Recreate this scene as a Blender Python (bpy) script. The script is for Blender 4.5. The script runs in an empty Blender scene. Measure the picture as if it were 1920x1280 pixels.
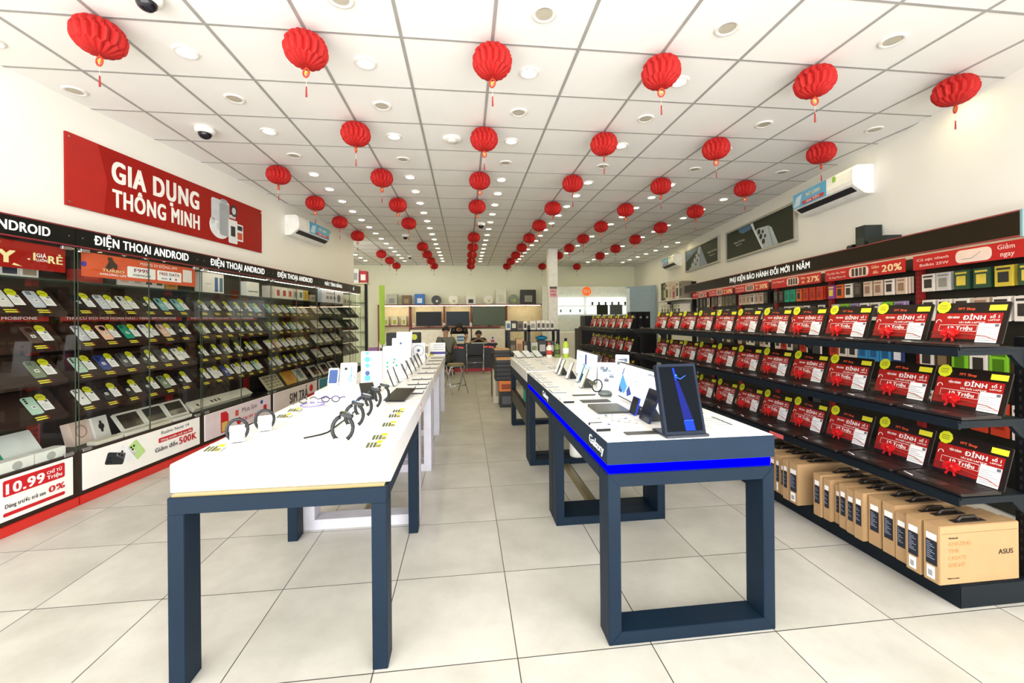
import bpy, bmesh, math, random
from math import sin, cos, pi, radians
from mathutils import Matrix, Vector

SC = bpy.context.scene
COL = SC.collection
# ---------------------------------------------------------------- camera
cam = bpy.data.cameras.new('camera')
cam.sensor_width = 36.0
cam.lens = 764.16 / 1920 * 36
cam.shift_x = 0.4 / 1920
cam.shift_y = -43.35 / 1920
cam.clip_start = 0.02
camo = bpy.data.objects.new('camera', cam)
COL.objects.link(camo)
camo.matrix_world = (Matrix.Translation((0, 0, 1.453)) @ Matrix.Rotation(-0.1135, 4, 'Z')
                     @ Matrix.Rotation(pi / 2, 4, 'X') @ Matrix.Rotation(-0.0092, 4, 'Z'))
SC.camera = camo
# ---------------------------------------------------------------- daylight through the open shop front, exposure
W = bpy.data.worlds.new('world')
W.use_nodes = True
SC.world = W
W.node_tree.nodes['Background'].inputs[0].default_value = (1.0, 1.0, 0.985, 1)
W.node_tree.nodes['Background'].inputs[1].default_value = 6.0
SC.view_settings.view_transform = 'Standard'
SC.view_settings.look = 'None'
SC.view_settings.exposure = 0.25
SC.view_settings.gamma = 1
SC.view_settings.use_curve_mapping = False
SC.cycles.max_bounces = 6
SC.cycles.diffuse_bounces = 4
SC.cycles.transparent_max_bounces = 16
SC.cycles.caustics_reflective = False
SC.cycles.caustics_refractive = False
SC.cycles.sample_clamp_indirect = 6
por = bpy.data.lights.new('shop_front_portal', 'AREA')
por.shape = 'RECTANGLE'
por.size = 7.5
por.size_y = 3.3
por.cycles.is_portal = True
poro = bpy.data.objects.new('shop_front_portal', por)
poro.location = (0.1, -1.5, 1.65)
poro.rotation_euler = (pi / 2, 0, 0)      # the emitting side faces into the shop (+Y)
COL.objects.link(poro)

ZC = 3.316          # ceiling height
LAMP = 42.0         # downlight lens emission
# ---------------------------------------------------------------- materials
def lin(c):
    return c / 12.92 if c <= 0.04045 else ((c + 0.055) / 1.055) ** 2.4
def rgb(*c):
    if len(c) == 1:
        h = c[0].lstrip('#'); c = [int(h[i:i + 2], 16) / 255 for i in (0, 2, 4)]
    return (lin(c[0]), lin(c[1]), lin(c[2]), 1)
MATS = {}
def mat(hexc, rough=0.5, metal=0.0, emit=0.0, bump=0.0, vary=0.06, scale=9.0, spec=0.5):
    """a procedural principled material: the colour varies a little by noise"""
    k = (hexc, rough, metal, emit, bump, vary, scale, spec)
    if k in MATS: return MATS[k]
    m = bpy.data.materials.new('m_' + hexc.lstrip('#'))
    m.use_nodes = True
    nt = m.node_tree; b = nt.nodes['Principled BSDF']
    c = rgb(hexc)
    b.inputs['Base Color'].default_value = c
    b.inputs['Roughness'].default_value = rough
    b.inputs['Metallic'].default_value = metal
    b.inputs['Specular IOR Level'].default_value = spec
    m.diffuse_color = c
    if emit:
        b.inputs['Emission Color'].default_value = c
        b.inputs['Emission Strength'].default_value = emit
    elif vary or bump:
        tc = nt.nodes.new('ShaderNodeTexCoord'); nz = nt.nodes.new('ShaderNodeTexNoise')
        nz.inputs['Scale'].default_value = scale
        nz.inputs['Detail'].default_value = 3
        nt.links.new(tc.outputs['Object'], nz.inputs['Vector'])
        if vary:
            rp = nt.nodes.new('ShaderNodeValToRGB')
            rp.color_ramp.elements[0].position = 0.3; rp.color_ramp.elements[1].position = 0.7
            rp.color_ramp.elements[0].color = tuple(x * (1 - vary) for x in c[:3]) + (1,)
            rp.color_ramp.elements[1].color = tuple(min(1, x * (1 + vary)) for x in c[:3]) + (1,)
            nt.links.new(nz.outputs['Fac'], rp.inputs['Fac'])
            nt.links.new(rp.outputs['Color'], b.inputs['Base Color'])
        if bump:
            bp = nt.nodes.new('ShaderNodeBump'); bp.inputs['Strength'].default_value = bump
            nt.links.new(nz.outputs['Fac'], bp.inputs['Height'])
            nt.links.new(bp.outputs['Normal'], b.inputs['Normal'])
    MATS[k] = m
    return m
def glass_mat(name, tint, base=0.035, edge=0.5):
    """thin sheet: mirrors more at grazing angles, otherwise see-through"""
    m = bpy.data.materials.new(name); m.use_nodes = True
    nt = m.node_tree; nt.nodes.clear()
    out = nt.nodes.new('ShaderNodeOutputMaterial'); mix = nt.nodes.new('ShaderNodeMixShader')
    tr = nt.nodes.new('ShaderNodeBsdfTransparent'); gl = nt.nodes.new('ShaderNodeBsdfGlossy')
    lw = nt.nodes.new('ShaderNodeLayerWeight'); pw = nt.nodes.new('ShaderNodeMath'); ma = nt.nodes.new('ShaderNodeMath')
    tr.inputs[0].default_value = tint; gl.inputs['Roughness'].default_value = 0.02
    pw.operation = 'POWER'; pw.inputs[1].default_value = 4; ma.operation = 'MULTIPLY_ADD'
    ma.inputs[1].default_value = edge; ma.inputs[2].default_value = base; ma.use_clamp = True
    nt.links.new(lw.outputs['Facing'], pw.inputs[0]); nt.links.new(pw.outputs[0], ma.inputs[0]); nt.links.new(ma.outputs[0], mix.inputs[0])
    nt.links.new(tr.outputs[0], mix.inputs[1]); nt.links.new(gl.outputs[0], mix.inputs[2])
    nt.links.new(mix.outputs[0], out.inputs[0])
    return m
def floor_mat():
    """0.6 m stone tiles with thin dark joints"""
    m = bpy.data.materials.new('floor_tiles'); m.use_nodes = True
    nt = m.node_tree; N = nt.nodes; L = nt.links; b = N['Principled BSDF']
    tc = N.new('ShaderNodeTexCoord'); mp = N.new('ShaderNodeMapping')
    mp.inputs['Location'].default_value = (-0.2093 / 0.6, -1.7301 / 0.6, 0)
    mp.inputs['Scale'].default_value = (1 / 0.6, 1 / 0.6, 1)
    L.new(tc.outputs['Object'], mp.inputs['Vector'])
    fr = N.new('ShaderNodeVectorMath'); fr.operation = 'FRACTION'; L.new(mp.outputs[0], fr.inputs[0])
    fl = N.new('ShaderNodeVectorMath'); fl.operation = 'FLOOR'; L.new(mp.outputs[0], fl.inputs[0])
    sp = N.new('ShaderNodeSeparateXYZ'); L.new(fr.outputs[0], sp.inputs[0])
    ds = []
    for i in (0, 1):
        a = N.new('ShaderNodeMath'); a.operation = 'SUBTRACT'; L.new(sp.outputs[i], a.inputs[0]); a.inputs[1].default_value = 0.5
        c = N.new('ShaderNodeMath'); c.operation = 'ABSOLUTE'; L.new(a.outputs[0], c.inputs[0]); ds.append(c)
    mx = N.new('ShaderNodeMath'); mx.operation = 'MAXIMUM'
    L.new(ds[0].outputs[0], mx.inputs[0]); L.new(ds[1].outputs[0], mx.inputs[1])
    gt = N.new('ShaderNodeMath'); gt.operation = 'GREATER_THAN'; L.new(mx.outputs[0], gt.inputs[0]); gt.inputs[1].default_value = 0.4962
    wn = N.new('ShaderNodeTexWhiteNoise'); L.new(fl.outputs[0], wn.inputs['Vector'])
    nz = N.new('ShaderNodeTexNoise'); nz.inputs['Scale'].default_value = 2.2; nz.inputs['Detail'].default_value = 8; nz.inputs['Roughness'].default_value = 0.62
    ad = N.new('ShaderNodeVectorMath'); ad.operation = 'MULTIPLY_ADD'
    L.new(wn.outputs['Color'], ad.inputs[0]); ad.inputs[1].default_value = (9, 9, 9); L.new(tc.outputs['Object'], ad.inputs[2])
    L.new(ad.outputs[0], nz.inputs['Vector'])
    rp = N.new('ShaderNodeValToRGB')
    rp.color_ramp.elements[0].position = 0.28; rp.color_ramp.elements[0].color = rgb('#b3b0a6')
    rp.color_ramp.elements[1].position = 0.72; rp.color_ramp.elements[1].color = rgb('#d2cfc6')
    L.new(nz.outputs['Fac'], rp.inputs['Fac'])
    mi = N.new('ShaderNodeMix'); mi.data_type = 'RGBA'
    L.new(gt.outputs[0], mi.inputs['Factor']); L.new(rp.outputs['Color'], mi.inputs['A']); mi.inputs['B'].default_value = rgb('#3a3733')
    L.new(mi.outputs['Result'], b.inputs['Base Color'])
    b.inputs['Roughness'].default_value = 0.33
    return m

WHITE = mat('#f4f2ec', 0.6, vary=0.02)
PAPER = mat('#f6f4f0', 0.7, vary=0.02)
BLACK = mat('#0e0e10', 0.4, spec=0.3)
NAVY = mat('#122130', 0.5, vary=0.08, scale=3, spec=0.15)
RACK = mat('#0d161d', 0.5, vary=0.08, scale=3, spec=0.2)
RED = mat('#b81318', 0.45)
SIGNRED = mat('#9a140c', 0.45, spec=0.25)
YEL = mat('#dfe021', 0.6)
CHROME = mat('#c9ccd0', 0.2, 1.0)
GREY = mat('#8d9094', 0.5)
DARKBROWN = mat('#1f1712', 0.55)
# ---------------------------------------------------------------- mesh builder
I4 = Matrix.Identity(4)
TXT = {}
def text_geo(body, bold):
    k = (body, bold)
    if k in TXT: return TXT[k]
    fix = {'Đ': 'D', 'Ớ': 'Ó', 'Ơ': 'O'}
    plain = ''.join(fix.get(ch, ch) for ch in body)
    def raw(s):
        c = bpy.data.curves.new('lettering', 'FONT')
        c.body = s; c.size = 1.0; c.resolution_u = 4; c.offset = 0.0; c.space_character = 1.0 + bold * 2.2
        o = bpy.data.objects.new('lettering', c); COL.objects.link(o)
        dg = bpy.context.evaluated_depsgraph_get(); dg.update()
        me = bpy.data.meshes.new_from_object(o.evaluated_get(dg))
        v = [(p.co.x, p.co.y) for p in me.vertices]; f = [tuple(q.vertices) for q in me.polygons]
        bpy.data.objects.remove(o); bpy.data.curves.remove(c); bpy.data.meshes.remove(me)
        return v, f
    v, f = raw(plain)
    for i, ch in enumerate(body):
        if ch in fix:
            a = [p[0] for p in raw(plain[:i + 1])[0]]
            w = [p[0] for p in raw(plain[i])[0]]
            x1 = max(a); x0 = x1 - (max(w) - min(w))
            n = len(v)
            if ch == 'Đ':
                v += [(x0 - 0.09, 0.31), (x0 + 0.24, 0.31), (x0 + 0.24, 0.41), (x0 - 0.09, 0.41)]; f.append((n, n + 1, n + 2, n + 3))
            else:
                v += [(x1 - 0.12, 0.55), (x1 + 0.03, 0.62), (x1 + 0.06, 0.76), (x1 - 0.02, 0.76), (x1 - 0.03, 0.68)]; f.append((n, n + 1, n + 2, n + 3, n + 4))
    if bold > 0.015:
        n = len(v); e = bold * 0.75; v0 = v; f0 = f; v = []; f = []
        for i, (dx, dy) in enumerate(((-e, -e * 0.4), (e, -e * 0.4), (e, e * 0.4), (-e, e * 0.4))):
            v += [(x + dx, y + dy, 0.0003 * i) for x, y in v0]; f += [tuple(q + n * i for q in p) for p in f0]
    k2 = 1 / 0.7
    v = [(p[0] * k2, p[1] * k2, p[2] if len(p) > 2 else 0.0) for p in v]
    x0 = min(p[0] for p in v); w = max(p[0] for p in v) - x0
    v = [(x - x0, y, z) for x, y, z in v]
    TXT[k] = (v, f, w)
    return TXT[k]
def plane(o, x, y):
    """matrix whose local xy plane lies at o along x and y"""
    x = Vector(x).normalized(); y = Vector(y).normalized(); z = x.cross(y)
    return Matrix(((x[0], y[0], z[0], o[0]), (x[1], y[1], z[1], o[1]), (x[2], y[2], z[2], o[2]), (0, 0, 0, 1)))
FRONT = lambda y=0.0: plane((0, y, 0), (1, 0, 0), (0, 0, 1))        # faces -y
FLAT = lambda z=0.0: plane((0, 0, z), (1, 0, 0), (0, 1, 0))         # faces up
class MB:
    def __init__(self): self.v = []; self.f = []; self.mi = []; self.mats = []; self.sm = []
    def _m(self, m):
        if m not in self.mats: self.mats.append(m)
        return self.mats.index(m)
    def add(self, vs, fs, m, M=None, smooth=False):
        n = len(self.v); k = self._m(m)
        self.v += [tuple(M @ Vector(p)) for p in vs] if M is not None else [tuple(p) for p in vs]
        for q in fs:
            self.f.append(tuple(i + n for i in q)); self.mi.append(k); self.sm.append(smooth)
        return self
    def box(self, x0, x1, y0, y1, z0, z1, m, M=None):
        vs = [(x0, y0, z0), (x1, y0, z0), (x1, y1, z0), (x0, y1, z0), (x0, y0, z1), (x1, y0, z1), (x1, y1, z1), (x0, y1, z1)]
        return self.add(vs, [(3, 2, 1, 0), (4, 5, 6, 7), (0, 1, 5, 4), (1, 2, 6, 5), (2, 3, 7, 6), (3, 0, 4, 7)], m, M)
    def prism(self, pts, z0, z1, m, M=None):
        """extrude a counter-clockwise 2D outline from z0 to z1 (local xy outline)"""
        n = len(pts)
        vs = [(x, y, z0) for x, y in pts] + [(x, y, z1) for x, y in pts]
        fs = [tuple(range(n - 1, -1, -1)), tuple(range(n, 2 * n))] + [(i, (i + 1) % n, n + (i + 1) % n, n + i) for i in range(n)]
        return self.add(vs, fs, m, M)
    def rrect(self, x0, x1, y0, y1, r, z0, z1, m, M=None, n=4):
        pts = []
        for cx, cy, a in ((x1 - r, y1 - r, 0), (x0 + r, y1 - r, pi / 2), (x0 + r, y0 + r, pi), (x1 - r, y0 + r, 1.5 * pi)):
            pts += [(cx + r * cos(a + pi / 2 * i / n), cy + r * sin(a + pi / 2 * i / n)) for i in range(n + 1)]
        return self.prism(pts, z0, z1, m, M)
    def disc(self, cx, cy, r, z0, z1, m, M=None, n=20, ry=None):
        return self.prism([(cx + r * cos(2 * pi * i / n), cy + (ry or r) * sin(2 * pi * i / n)) for i in range(n)], z0, z1, m, M)
    def quad(self, pts, m, M=None): return self.add(pts, [tuple(range(len(pts)))], m, M)
    def rect(self, x0, x1, y0, y1, m, M): return self.add([(x0, y0, 0), (x1, y0, 0), (x1, y1, 0), (x0, y1, 0)], [(0, 1, 2, 3)], m, M)
    def tube(self, path, r, m, n=8, M=None, closed=False):
        P = [Vector(p) for p in path]; vs = []; fs = []; K = len(P)
        up = Vector((0, 0, 1)); prev = None
        for i, p in enumerate(P):
            t = (P[(i + 1) % K] - P[i - 1]) if closed or 0 < i < K - 1 else (P[1] - P[0] if i == 0 else P[-1] - P[-2])
            t.normalize()
            a = prev if prev is not None else (up if abs(t.z) < 0.9 else Vector((1, 0, 0)))
            s = t.cross(a).normalized() if t.cross(a).length > 1e-6 else t.orthogonal().normalized()
            a2 = s.cross(t).normalized(); prev = a2
            rr = r[i] if isinstance(r, (list, tuple)) else r
            vs += [tuple(p + rr * (cos(2 * pi * j / n) * s + sin(2 * pi * j / n) * a2)) for j in range(n)]
        for i in range(K if closed else K - 1):
            i2 = (i + 1) % K
            fs += [(i * n + j, i * n + (j + 1) % n, i2 * n + (j + 1) % n, i2 * n + j) for j in range(n)]
        if not closed: fs += [tuple(range(n - 1, -1, -1)), tuple(range((K - 1) * n, K * n))]
        return self.add(vs, fs, m, M, True)
    def lathe(self, prof, m, cx=0, cy=0, n=24, M=None, smooth=True):
        vs = []; fs = []
        for r, z in prof: vs += [(cx + r * cos(2 * pi * j / n), cy + r * sin(2 * pi * j / n), z) for j in range(n)]
        for i in range(len(prof) - 1): fs += [(i * n + j, i * n + (j + 1) % n, (i + 1) * n + (j + 1) % n, (i + 1) * n + j) for j in range(n)]
        fs += [tuple(range(n - 1, -1, -1)), tuple(range((len(prof) - 1) * n, len(prof) * n))]
        return self.add(vs, fs, m, M, smooth)
    def ball(self, c, rx, ry, rz, m, n=16, k=10, M=None):
        vs = []; fs = []
        for i in range(k + 1):
            a = pi * i / k
            vs += [(c[0] + rx * sin(a) * cos(2 * pi * j / n), c[1] + ry * sin(a) * sin(2 * pi * j / n), c[2] - rz * cos(a)) for j in range(n)]
        for i in range(k): fs += [(i * n + j, i * n + (j + 1) % n, (i + 1) * n + (j + 1) % n, (i + 1) * n + j) for j in range(n)]
        return self.add(vs, fs, m, M, True)
    def text(self, body, x, y, h, m, M, al='C', w=None, bold=0.03):
        """lettering in the plane of M; w = fit to this width"""
        v, f, tw = text_geo(body, bold)
        sx = (w / tw) if w else h
        ox = x - {'C': sx * tw / 2, 'L': 0, 'R': sx * tw}[al]
        return self.add([(ox + p[0] * sx, y + p[1] * h, p[2]) for p in v], f, m, M)
    def mesh(self, name, bevel=0.0):
        me = bpy.data.meshes.new(name)
        me.from_pydata(self.v, [], self.f)
        for m in self.mats: me.materials.append(m)
        me.polygons.foreach_set('material_index', self.mi)
        me.polygons.foreach_set('use_smooth', self.sm)
        if bevel:
            bm = bmesh.new(); bm.from_mesh(me)
            bmesh.ops.remove_doubles(bm, verts=bm.verts, dist=1e-5)
            ed = [e for e in bm.edges if len(e.link_faces) == 2 and e.calc_face_angle(0) > 0.6]
            bmesh.ops.bevel(bm, geom=ed, offset=bevel, segments=2, affect='EDGES', clamp_overlap=True)
            bm.to_mesh(me); bm.free()
        me.update()
        return me
# ---------------------------------------------------------------- objects
def obj(name, mb, parent=None, loc=None, rot=None, bevel=0.0, label=None):
    me = mb if isinstance(mb, bpy.types.Mesh) else mb.mesh(name, bevel)
    o = bpy.data.objects.new(name, me); COL.objects.link(o)
    if parent: o.parent = parent
    if loc: o.location = loc
    if rot: o.rotation_euler = rot
    if label: o['label'] = label
    return o
def tag(o, label, cat, group=None):
    o['label'] = label; o['category'] = cat
    if group: o['group'] = group
    return o
def thing(name, label, cat, loc=(0, 0, 0), rz=0.0, group=None):
    o = bpy.data.objects.new(name, None); COL.objects.link(o)
    o.empty_display_size = 0.05
    o.location = loc; o.rotation_euler = (0, 0, rz)
    return tag(o, label, cat, group)
def single(name, mb, label, cat, loc=(0, 0, 0), rz=0.0, group=None, bevel=0.0, rot=None):
    o = obj(name, mb, None, loc, rot or (0, 0, rz), bevel)
    return tag(o, label, cat, group)
def structure(name, mb, bevel=0.0):
    o = obj(name, mb, None, None, None, bevel); o['kind'] = 'structure'
    return o
def copy_tree(o, label=None, loc=None, rot=None, group=None, parent=None):
    c = o.copy(); COL.objects.link(c)
    if parent: c.parent = parent
    if loc is not None: c.location = loc
    if rot is not None: c.rotation_euler = rot
    if label: c['label'] = label
    if group: c['group'] = group
    for ch in o.children: copy_tree(ch, parent=c)
    return c
ORD = ['first', 'second', 'third', 'fourth', 'fifth', 'sixth', 'seventh', 'eighth', 'ninth', 'tenth', 'eleventh', 'twelfth', 'thirteenth', 'fourteenth', 'fifteenth', 'sixteenth', 'seventeenth', 'eighteenth', 'nineteenth', 'twentieth']
class Frame:
    """a vertical plane X = x0 + k*Y; s runs away from the camera, n out to the right"""
    def __init__(s, x0, k):
        q = math.hypot(k, 1); s.x0 = x0; s.d = (k / q, 1 / q)
    def pt(s, a, n, z=0.0): return (s.x0 + a * s.d[0] + n * s.d[1], a * s.d[1] - n * s.d[0], z)
LG = Frame(-3.491, 0.118)   # left cabinet fronts
LW = Frame(-3.808, 0.146)   # left wall above them
RW = Frame(3.708, 0.195)    # right wall
LROT = math.atan2(LG.d[1], LG.d[0]); LWROT = math.atan2(LW.d[1], LW.d[0])
RROT = math.atan2(-RW.d[1], -RW.d[0])
# ---------------------------------------------------------------- the setting
def build_room():
    structure('floor', MB().box(-6, 7.5, -1.5, 14.6, -0.1, 0, floor_mat()))
    cm = mat('#f1efec', 0.75, vary=0.015, scale=3)
    structure('ceiling', MB().box(-6, 7.5, -1.5, 14.6, ZC, ZC + 0.1, cm))
    gm = mat('#a19e9b', 0.5); g = MB()
    for i in range(-9, 13):
        x = 0.1969 + 0.6 * i; g.box(x - 0.011, x + 0.011, -1.5, 14.4, ZC - 0.004, ZC, gm)
    for j in range(-7, 20):
        y = 2.754 + 0.6 * j; g.box(-5.9, 7.3, y - 0.009, y + 0.009, ZC - 0.003, ZC, gm)
    structure('trim_1', g)
    wm = mat('#f2efe6', 0.7, vary=0.015, scale=2)
    def wall(name, p, q, z0, z1, t):
        """a wall slab whose room face runs from p to q; t = thickness away to the left of p->q"""
        d = (Vector(q) - Vector(p)).normalized(); n = Vector((-d.y, d.x)) * t
        pts = [tuple(p), tuple(q), (q[0] + n.x, q[1] + n.y), (p[0] + n.x, p[1] + n.y)]
        if t < 0: pts.reverse()
        structure(name, MB().prism(pts, z0, z1, wm))
    e0 = LW.pt(-1.6, 0)[:2]; e1 = LW.pt(9.45, 0)[:2]
    wall('wall_left', e0, e1, 2.21, ZC, 0.5)
    b0 = LG.pt(-1.6, -0.44)[:2]; b1 = LG.pt(9.75, -0.44)[:2]
    wall('wall_left_lower', b0, b1, 0, 2.21, 0.06)
    wall('wall_left_rear', (-4.7, 9.0), (-4.7, 14.4), 0, ZC, 0.1)
    wm = mat('#eeeed6', 0.7, vary=0.015, scale=2)  # cream tint puts the yellower light at the back into the wall colour
    wall('wall_back', (-4.8, 14.4), (6.3, 14.4), 0, ZC, 0.1)
    r0 = RW.pt(-1.6, 0)[:2]; r1 = RW.pt(11.6, 0)[:2]
    wm = mat('#f2efe6', 0.7, vary=0.015, scale=2)
    wall('wall_right', r0, r1, 0, ZC, -0.1)
    wall('wall_right_rear', (r1[0] - 0.02, r1[1]), (6.2, 14.4), 0, ZC, -0.1)
    # pillar with a notice, back right
    p = MB().box(2.24, 2.49, 10.8, 11.05, 0, ZC, mat('#f3f1ea', 0.6))
    structure('trim_2', p, 0.004)
build_room()
# ---------------------------------------------------------------- ceiling: downlights, lanterns, domes
def build_ceiling():
    trim = MB()
    trim.lathe([(0.078, 0), (0.078, -0.006), (0.07, -0.011), (0.052, -0.009), (0.05, -0.001)], mat('#e9e6df', 0.4), n=24)
    trim_me = trim.mesh('trim_ring')
    on = mat('#fff1be', 0.5, emit=LAMP); off = mat('#b9b2a2', 0.5)
    lens = {}
    for k, m in (('on', on), ('off', off)):
        lens[k] = MB().disc(0, 0, 0.051, -0.0065, -0.002, m, n=20).mesh('lens')
    cols = [-5.5, -3.5, -1.5, 0.5, 2.5, 4.5, 6.5, 8.5]
    first = None
    cname = ['left wall', 'left cabinets', 'left tables', 'central aisle', 'right tables', 'laptop racks', 'accessory wall', 'far right corner']
    for ci, c in enumerate(cols):
        rows = [-0.5, 0.5, 1.5, 2.5, 3.5] + [4.5 + r for r in range(14)]
        for ri, r in enumerate(rows):
            x = 0.1969 + 0.6 * c; y = 2.754 + 0.6 * r
            lx = LW.pt(y / LW.d[1], 0)[0]; rx = RW.pt(y / RW.d[1], 0)[0]
            if y < 9.4 and x < lx + 0.1: continue
            if x > rx - 0.12 or y > 14.2: continue
            if ci == 7 and y < 9.6: continue
            lit = r in (0.5, 2.5) or r >= 4.5
            lab = 'round recessed ceiling light, %s, %s row from the front, %s one over the %s' % ('lit' if lit else 'unlit', ORD[ri], ORD[ri], cname[ci])
            lab = '%s recessed ceiling downlight over the %s, %s one counted from the front' % ('lit' if lit else 'unlit', cname[ci], ORD[ri])
            t = thing('ceiling_downlight', lab, 'ceiling light', (x, y, ZC), 0, 'recessed ceiling downlights')
            obj('trim_ring', trim_me, t)
            obj('lens', lens['on' if lit else 'off'], t, label=None if lit else 'grey unlit lens')
    # honeycomb paper lanterns
    red = mat('#ad0d08', 0.75, vary=0.12, scale=30)
    B = MB(); n, k = 64, 20; vs = []; fs = []
    for i in range(k + 1):
        a = pi * (0.06 + 0.88 * i / k)
        for j in range(n):
            th = 2 * pi * j / n; ph = 0.5 + 0.5 * math.tanh(4 * sin(3.4 * a)); rr = 0.128 * (sin(a) ** 0.75) * (0.86 + 0.2 * abs(cos(8 * th + ph * pi / 2)))
            vs.append((rr * cos(2 * pi * j / n), rr * sin(2 * pi * j / n), -0.104 * cos(a)))
    for i in range(k): fs += [(i * n + j, i * n + (j + 1) % n, (i + 1) * n + (j + 1) % n, (i + 1) * n + j) for j in range(n)]
    fs += [tuple(range(n - 1, -1, -1)), tuple(range(k * n, (k + 1) * n))]
    B.add(vs, fs, red)
    body_me = B.mesh('paper_body')
    hook = MB().tube([(0, 0, 0.1), (0, 0, 0.124)], 0.004, mat('#8a2a20', 0.6)).mesh('hook')
    med = MB().tube([(0.022 * cos(a), 0, -0.145 + 0.028 * sin(a)) for a in [2 * pi * i / 14 for i in range(14)]], 0.006, mat('#c2381a', 0.5), 6, closed=True)
    med.disc(0, -0.145, 0.011, -0.004, 0.004, mat('#e8a23c', 0.4), plane((0, 0, 0), (1, 0, 0), (0, 0, 1)), 10)
    med.tube([(0, 0, -0.1), (0, 0, -0.118)], 0.003, mat('#c2381a', 0.5), 5)
    med_me = med.mesh('medallion')
    tas = MB().tube([(0, 0, -0.172), (0, 0, -0.235)], 0.0012, mat('#e9c9b8', 0.6), 5)
    tas.tube([(0, 0, -0.235), (0, 0, -0.3)], [0.004, 0.006], mat('#a3211c', 0.7), 6)
    tas_me = tas.mesh('tassel')
    side = {-4: 'leftmost line', -2: 'second line from the left', 0: 'third line from the left', 2: 'third line from the right', 4: 'second line from the right', 6: 'rightmost line'}
    skip = {(-4, 1), (-4, 6), (0, 4), (-2, 5), (4, 8), (6, 8)}
    for c in side:
        cnt = 0
        for r in range(10):
            if (c, r) in skip: continue
            t = thing('paper_lantern', 'red honeycomb paper lantern, %s from the front in the %s' % (ORD[cnt], side[c]), 'lantern',
                      (0.1969 + 0.6 * c, 2.754 + 1.2 * r, ZC - 0.126), random.Random(c * 31 + r).uniform(0, 3), 'red paper lanterns hung from the ceiling')
            cnt += 1
            obj('paper_body', body_me, t); obj('hook', hook, t); obj('medallion', med_me, t); obj('tassel', tas_me, t)
    # dome cameras and a smoke detector
    def dome(x, y, lab, rr=0.07):
        t = thing('dome_camera', lab, 'security camera', (x, y, ZC))
        obj('base_ring', MB().lathe([(rr, 0), (rr, -0.02), (rr * 0.95, -0.045), (rr * 0.7, -0.055)], mat('#efece6', 0.4)), t)
        obj('dome', MB().ball((0, 0, -0.055), rr * 0.68, rr * 0.68, rr * 0.62, mat('#14141c', 0.08)), t, label='black glossy dome')
    dome(-2.481, 4.242, 'white dome security camera with black lens near the red wall banner', 0.085)
    dome(0.322, 7.96, 'white dome security camera on the ceiling over the central aisle', 0.085)
    dome(-1.297, 9.189, 'white dome security camera on the ceiling behind the left lanterns', 0.08)
    dome(-1.78, 2.53, 'dome security camera cut by the upper edge of the photo', 0.075)
    dome(1.55, 13.2, 'small dome security camera far back above the right shelves', 0.07)
    dome(-1.6, 12.2, 'small dome security camera far back above the left shelves', 0.07)
    t = thing('smoke_detector', 'round white smoke detector on the ceiling beside the central lantern line', 'smoke detector', (-0.117, 4.257, ZC))
    obj('base', MB().lathe([(0.1, 0), (0.1, -0.012), (0.085, -0.022)], WHITE), t)
    obj('sensor_cap', MB().lathe([(0.05, -0.022), (0.045, -0.035), (0.02, -0.04)], mat('#dcdad5', 0.5)), t)
build_ceiling()
# ---------------------------------------------------------------- left wall cabinets
CAB = [2.33, 3.63, 4.92, 6.23, 7.6, 9.02, 9.66]
TIER = [1.53, 1.263, 1.003, 0.735]
TILT = radians(50)
BAY = ['nearest', 'second', 'third', 'fourth', 'tablet', 'farthest']
GLASS = glass_mat('door_glass', (0.97, 0.985, 0.975, 1))
CABLED = 9.0
EDGEG = mat('#39473a', 0.3)
def ctext(mb, lines, y=-0.002):
    M = FRONT(y)
    for (s, x, z, h, m, al, w, b) in lines: mb.text(s, x, z, h, m, M, al, w, b)
    return mb
def printed_phone(mb, x, z, w, h, a, body, M, cam=True):
    """a phone printed on a poster"""
    R = M @ Matrix.Translation((x, z, 0)) @ Matrix.Rotation(a, 4, 'Z')
    mb.rrect(-w / 2, w / 2, -h / 2, h / 2, w * 0.15, 0, 0.0008, body, R)
    if cam:
        for i, (px, py) in enumerate(((-.26, .36), (-.26, .2), (.0, .3))): mb.disc(px * w, py * h, w * 0.1, 0.0008, 0.0014, BLACK, R, 10)
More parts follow.
